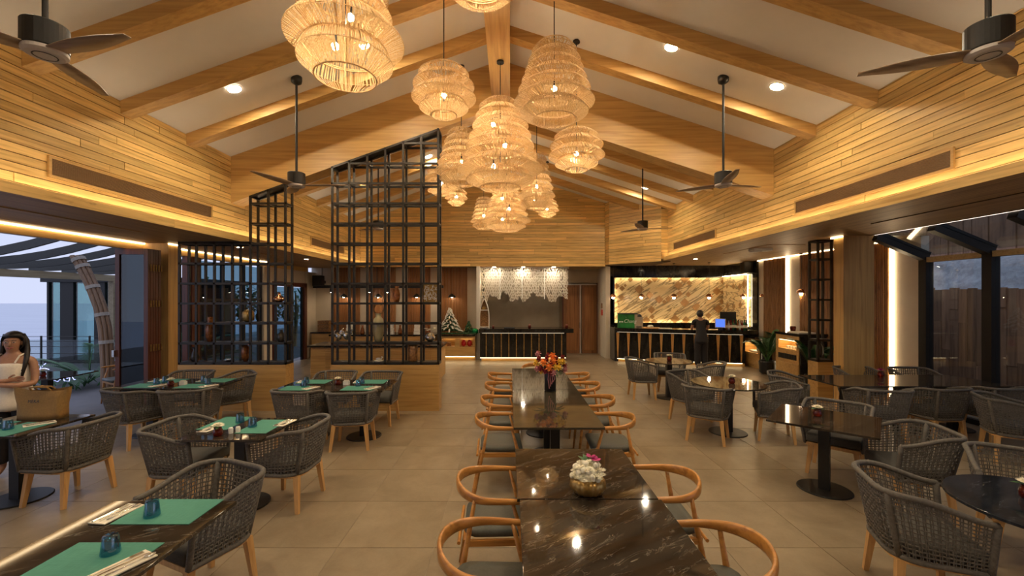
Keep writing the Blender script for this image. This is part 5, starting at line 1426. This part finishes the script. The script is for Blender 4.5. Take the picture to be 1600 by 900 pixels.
inst('cream_top', skin_mesh('cream_top', Vt, Et, M['top']), pw)
for sx in (-1, 1): MB().tube([(sx*.075,-.115,1.31),(sx*.095,-.075,1.385),(sx*.10,.0,1.405),(sx*.085,.10,1.33)], .009, 6).build('shoulder_strap', M['top'], pw)
Vt = [(0,0,.92,.12)]; Et = []
for sx in (-1, 1): chain(Vt, Et, 0, [(sx*.075,0,.82,.112),(sx*.095,0,.72,.105),(sx*.10,-.01,.48,.082),(sx*.10,.01,.12,.075)])
inst('trousers', skin_mesh('trousers', Vt, Et, M['trouser']), pw)
m = MB(); m.ball((0,.018,1.55), .108, 18, 12, 1.12, .95, .98)
m.v = [(x, y if not (y < -.02 and z < 1.60) else y+.09, z) for x, y, z in m.v]
for i in range(46):
    a = PI*(.06+.88*i/45)*1.0; x = .098*math.cos(a); y = .01+.085*math.sin(a); sd = 1 if x > 0 else -1
    L = random.uniform(.38,.50)
    m.tube([(x*.8,y*.6+.005,1.63),(x*1.02,y+.01,1.55),(x*1.12,y+.005,1.44),(x*1.25+sd*.01,y*.9-.05,1.34),(x*1.15+sd*.02,y*.6-.12,1.63-L)], [.020,.026,.028,.027,.010], 6)
m.build('hair', M['hair'], pw, True)
face(pw, (0,-.008,1.535), math.radians(14))
# waitress at the bar, seen from behind
pb = empty('person', (5.62, 12.44, 0), math.radians(174), 'waitress in black seen from behind, leaning on the bar counter', 'person')
V = [(0,.03,.92,.140)]; E = []
ch = chain(V, E, 0, [(0,.02,1.06,.118),(0,-.02,1.21,.132),(0,-.045,1.35,.128)])
nk = chain(V, E, ch, [(0,-.055,1.44,.07),(0,-.07,1.48,.047),(0,-.10,1.525,.060),(0,-.105,1.575,.078),(0,-.09,1.64,.068)])
for sx in (-1, 1):
    s_ = chain(V, E, ch, [(sx*.12,-.04,1.395,.062),(sx*.185,-.045,1.37,.055)])
    wr = chain(V, E, s_, [(sx*.225,-.06,1.22,.045),(sx*.225,-.12,1.135,.04),(sx*.16,-.27,1.135,.03),(sx*.10,-.33,1.13,.025)]); hand(V, E, wr, (-sx*.6,-.7,-.05), (-sx,.3,.3), .2)
    chain(V, E, 0, [(sx*.09,.02,.80,.098),(sx*.095,.0,.48,.066),(sx*.095,.02,.30,.055),(sx*.095,.03,.09,.037),(sx*.10,-.06,.045,.036),(sx*.105,-.12,.034,.027)])
inst('body', skin_mesh('body', V, E, M['skin']), pb)
Vt = [(0,.03,.70,.215)]; Et = []; c1 = chain(Vt, Et, 0, [(0,.03,.82,.205),(0,.03,.93,.180),(0,.02,1.06,.145),(0,-.02,1.21,.142),(0,-.045,1.35,.138)])
chain(Vt, Et, c1, [(0,-.055,1.43,.08)])
for sx in (-1, 1): chain(Vt, Et, c1, [(sx*.12,-.04,1.395,.074),(sx*.185,-.045,1.37,.067),(sx*.222,-.055,1.24,.056)])
inst('shirt', skin_mesh('shirt', Vt, Et, M['trouser']), pb)
Vt = [(0,.03,.94,.12)]; Et = []
for sx in (-1, 1): chain(Vt, Et, 0, [(sx*.075,.02,.84,.115),(sx*.09,.02,.72,.115),(sx*.095,.0,.48,.10),(sx*.097,.02,.22,.098),(sx*.097,.02,.06,.095)])
inst('trousers', skin_mesh('trousers', Vt, Et, M['trouser']), pb)
m = MB(); m.ball((0,-.075,1.595), .105, 16, 11, 1.08, .92, 1.0); m.ball((0,.03,1.59), .05, 10, 7)
m.v = [(x, y if not (y < -.13 and z < 1.62) else y+.07, z) for x, y, z in m.v]; m.build('hair', M['hair'], pb, True)
face(pb, (0,-.105,1.575), 0)

# ---------------------------------------------------------------- terrace and sea outside the left opening
M['deck'] = plain('terrace_stone', (.16,.15,.15), .6, 0, .1, 3)
struct(MB().box(-15.0, YF-2, -.15, -7.05, 18, -.003).build('floor_terrace', M['deck']))
t = NT('sea'); f = t.noise(t.scale(t.pos(), (.02,.15,1)), 1, 4); t.col(t.ramp(f, [(.3, (.42,.47,.58)), (.7, (.52,.57,.68))])); t.set(Roughness=.3); t.bump(f, .15, .4); M['sea'] = t.m
sea = MB(); sea.add([(-2600,-200,-10),(-17,-200,-10),(-17,980,-10),(-2600,980,-10)], [(0,1,2,3)]); struct(sea.build('floor_sea', M['sea']))
struct(MB().box(-17.5, -8, -10.0, -15.0, 60, -.25).build('floor_bank', M['deck']))
pg = empty('pergola', (-12.1, 8.4, 0), 0, 'terrace pergola of curved dark fins on a pale timber beam', 'pergola')
MB().box(-.08,-6,2.57,.08,4.6,2.75).build('beam', M['beech_dk'], pg)
for y in (-5, 1.2, 4.4): MB().box(-.08,y,0,.08,y+.16,2.57).build('post', M['beech_dk'], pg)
for k in range(6):
    y = .1+.8*k; pts = [(-.3+5.42*i/10, y, 2.75+.05*(-.3+5.42*i/10)**2*1.0) for i in range(11)]
    m = MB()
    for a, b in zip(pts[:-1], pts[1:]):
        m.hexa([(a[0],y-.025,a[2]),(b[0],y-.025,b[2]),(b[0],y+.025,b[2]),(a[0],y+.025,a[2])], [(a[0],y-.025,a[2]+.17),(b[0],y-.025,b[2]+.17),(b[0],y+.025,b[2]+.17),(a[0],y+.025,a[2]+.17)])
    m.build('curved_fin', M['fin'], pg)
pv = empty('glass_pavilion', (-14.7, 13.4, 0), 0, 'dark framed glass pavilion standing at the far end of the terrace', 'building')
for x, w in ((0,.06),(.42,.42),(1.5,.34),(2.6,.2),(3.8,.2)): MB().box(x,0,0,x+w,.14,2.6).build('post', M['black'], pv)
MB().box(-.1,-.1,2.56,4.4,3.4,2.70).build('roof_slab', M['black'], pv); MB().box(-.05,-.05,-.002,4.4,3.3,.10).build('plinth', M['black'], pv)
for a, b in ((.06,.42),(.84,1.5),(1.84,2.6),(2.8,3.8)): MB().box(a,.05,.1,b,.065,2.56).build('pane', M['pane_teal'], pv)
MB().box(.0,.1,.1,.015,3.2,2.56).build('pane', M['pane_teal'], pv); MB().box(1.5,2.6,.1,4.2,2.75,2.56).build('rear_wall', M['fin'], pv)
bb = empty('bamboo_column', (-8.86, 9.3, 0), 0, 'leaning column of bundled bamboo poles tied with pale bands on the terrace', 'column')
path = [(0,0,0),(.0,0,.5),(-.02,0,.95),(-.06,0,1.4),(-.16,0,1.85),(-.33,0,2.3),(-.55,0,2.75),(-.68,0,2.98)]
pts2 = []
for i in range(22):
    f = i/21*(len(path)-1); a = min(int(f), len(path)-2); u = f-a
    pts2.append(Vector(path[a]).lerp(Vector(path[a+1]), u))
for k in range(9):
    r = .0 if k == 8 else .085; a = k*PI/4
    MB().tube([tuple(p+Vector((r*math.cos(a), r*math.sin(a), 0))) for p in pts2], .034, 7).build('bamboo_pole', M['bundle'], bb, True)
for s in (.36, .55, .72, .88, .995):
    p = pts2[int(s*21)]; q = pts2[max(0, int(s*21)-1)]; d = (p-q).normalized()*.05
    MB().tube([tuple(p-d), tuple(p+d*.5)], .126, 14).build('binding', M['binding'], bb)
rl = empty('glass_railing', (-14.8, 10.9, 0), 0, 'glass railing with thin steel lines along the terrace', 'railing')
for x in (.2, 1.45, 2.7, 3.95, 5.2): MB().box(x-.015,-.015,0,x+.015,.015,1.08).build('post', M['iron'], rl)
for z in (.42,.62,.80,.94,1.06): MB().tube([(.2,0,z),(5.2,0,z)], .007, 5).build('cable', M['iron'], rl)
MB().box(.22,.0,.05,5.2,.008,.98).build('pane', M['pane'], rl)
ped_table('dining_table', -7.78, 7.10, .95, .8, .12, 'dark table just outside on the terrace behind the woman', M['marble'], 'terrace tables')
red_jar(-7.72, 6.98, 'dark red jar with a white flower on the terrace table')
o = copy_tree(e0); tag(o, 'amber wooden armchair on the terrace beside the folding doors', 'chair', 'bent-rail wooden armchairs'); facing(o, -7.62, 8.30, -.5, -.9)
o = copy_tree(e0); tag(o, 'amber wooden armchair outside at the left of the terrace table', 'chair', 'bent-rail wooden armchairs'); facing(o, -8.55, 6.75, 1, .2)
random.seed(9)
palm(-10.2, 10.2, 0, 'palm in front of the glass pavilion on the terrace', 12, 1.7, False)
palm(-9.2, 12.0, 0, 'palm behind the leaning bamboo column on the terrace', 12, 2.0, False)
ls = empty('string_lights', (-9.3, 9.9, 0), 0, 'tangle of blue-white string lights along the terrace planting', 'lights')
for k in range(12):
    x = -2.9+.26*k; pts = []; z = random.uniform(.28,.62); y = random.uniform(-1.2,.0)
    for i in range(7): pts.append((x+.06*i+random.uniform(-.03,.03), y, z+random.uniform(-.09,.09)))
    MB().tube(pts, .006, 4).build('light_strand', M['string'], ls)
m = MB()
for k in range(80):
    a = random.random()*6.28; p = (random.uniform(-3.0,-.1), random.uniform(-1.4,.2), random.uniform(0,.25)); leafblade(m, p, (math.cos(a), math.sin(a), 1.4), random.uniform(.2,.4), .03)
stuff(m.build('shrubs', M['palm'], ls))
for i, (x, y, h, l) in enumerate(((-13.2, 18.5, 3.6, 'dark tree behind the glass pavilion, the left one'), (-11.2, 17.6, 3.2, 'dark tree behind the glass pavilion, the middle one'), (-9.6, 18.8, 3.0, 'dark tree behind the second glazed bay'))):
    t = empty('garden_tree', (x, y, -.1), 0, l, 'tree', 'garden trees'); MB().tube([(0,0,0),(.1,0,h*.5),(0,.1,h*.8)], [.10,.07,.03], 7).build('trunk', M['carved'], t)
    m = MB()
    for k in range(420):
        a = random.random()*6.28; r = 1.3*math.sqrt(random.random()); z = h*.62+random.uniform(-.9,.9)*(1-r/2.2); leafblade(m, (r*math.cos(a), r*math.sin(a), z), (random.uniform(-1,1), random.uniform(-1,1), random.uniform(-.5,.5)), .3, .06)
    stuff(m.build('foliage', M['palm'], t))

# ---------------------------------------------------------------- outside the right glazing: plank fence, stone bank, dark wall
struct(MB().box(7.75, YF, -.14, 13, 16, -.004).build('floor_yard', M['deck']))
M['fence'] = wood('weathered_fence', (.36,.19,.10), (.21,.105,.055), 'Z', 1.0, 16, .7, .3)
fe = empty('plank_fence', (9.3, 4.2, 0), 0, 'weathered brown plank fence outside the right glass wall', 'fence'); random.seed(14)
MB().box(.06, -.2, .0, .12, 10.6, 2.2).build('backing', M['fence'], fe)
for i in range(62):
    y = .17*i; z = 0
    cuts = [0]+sorted([random.uniform(.4,1.9)])+[2.24+random.uniform(-.03,.05)]
    for a, b in zip(cuts[:-1], cuts[1:]):
        th = random.uniform(.02,.05); MB().box(.06-th, y+.003, a+.003, .06, y+.167, b-.003).build('board', M['fence'], fe)
t = NT('stone_bank'); p = t.pos(); f = t.noise(p, 9, 6, .2, .7); t.col(t.ramp(f, [(.3, (.40,.41,.43)), (.7, (.72,.73,.74))])); t.set(Roughness=.8); t.bump(f, .6, .05); M['bank'] = t.m
m = MB(); random.seed(2); NY, NZ_ = 40, 10
vs = [(9.75+.10*random.random()+.45*j/NZ_, 2+.35*i, 1.9+.105*j) for i in range(NY+1) for j in range(NZ_+1)]
m.add(vs, [(i*(NZ_+1)+j, (i+1)*(NZ_+1)+j, (i+1)*(NZ_+1)+j+1, i*(NZ_+1)+j+1) for i in range(NY) for j in range(NZ_)])
m.box(10.22, 2, 0, 11.3, 16, 2.9); struct(m.build('wall_stone_bank', M['bank'], smooth=True))
tw = MB(); y = 2.0
while y < 17: tw.box(11.0+random.uniform(0,.04), y, 2.9, 11.2, y+.17, 6.5); y += .18
struct(tw.build('wall_timber_outside', M['fence']))
palm(10.35, 7.6, 2.9, 'teal-leaved palm above the stone bank, nearer the column', 10, .9, False, 1.0, 'tealpalm')
palm(10.35, 5.7, 2.9, 'teal-leaved palm above the stone bank at the right edge', 10, .9, False, 1.0, 'tealpalm')
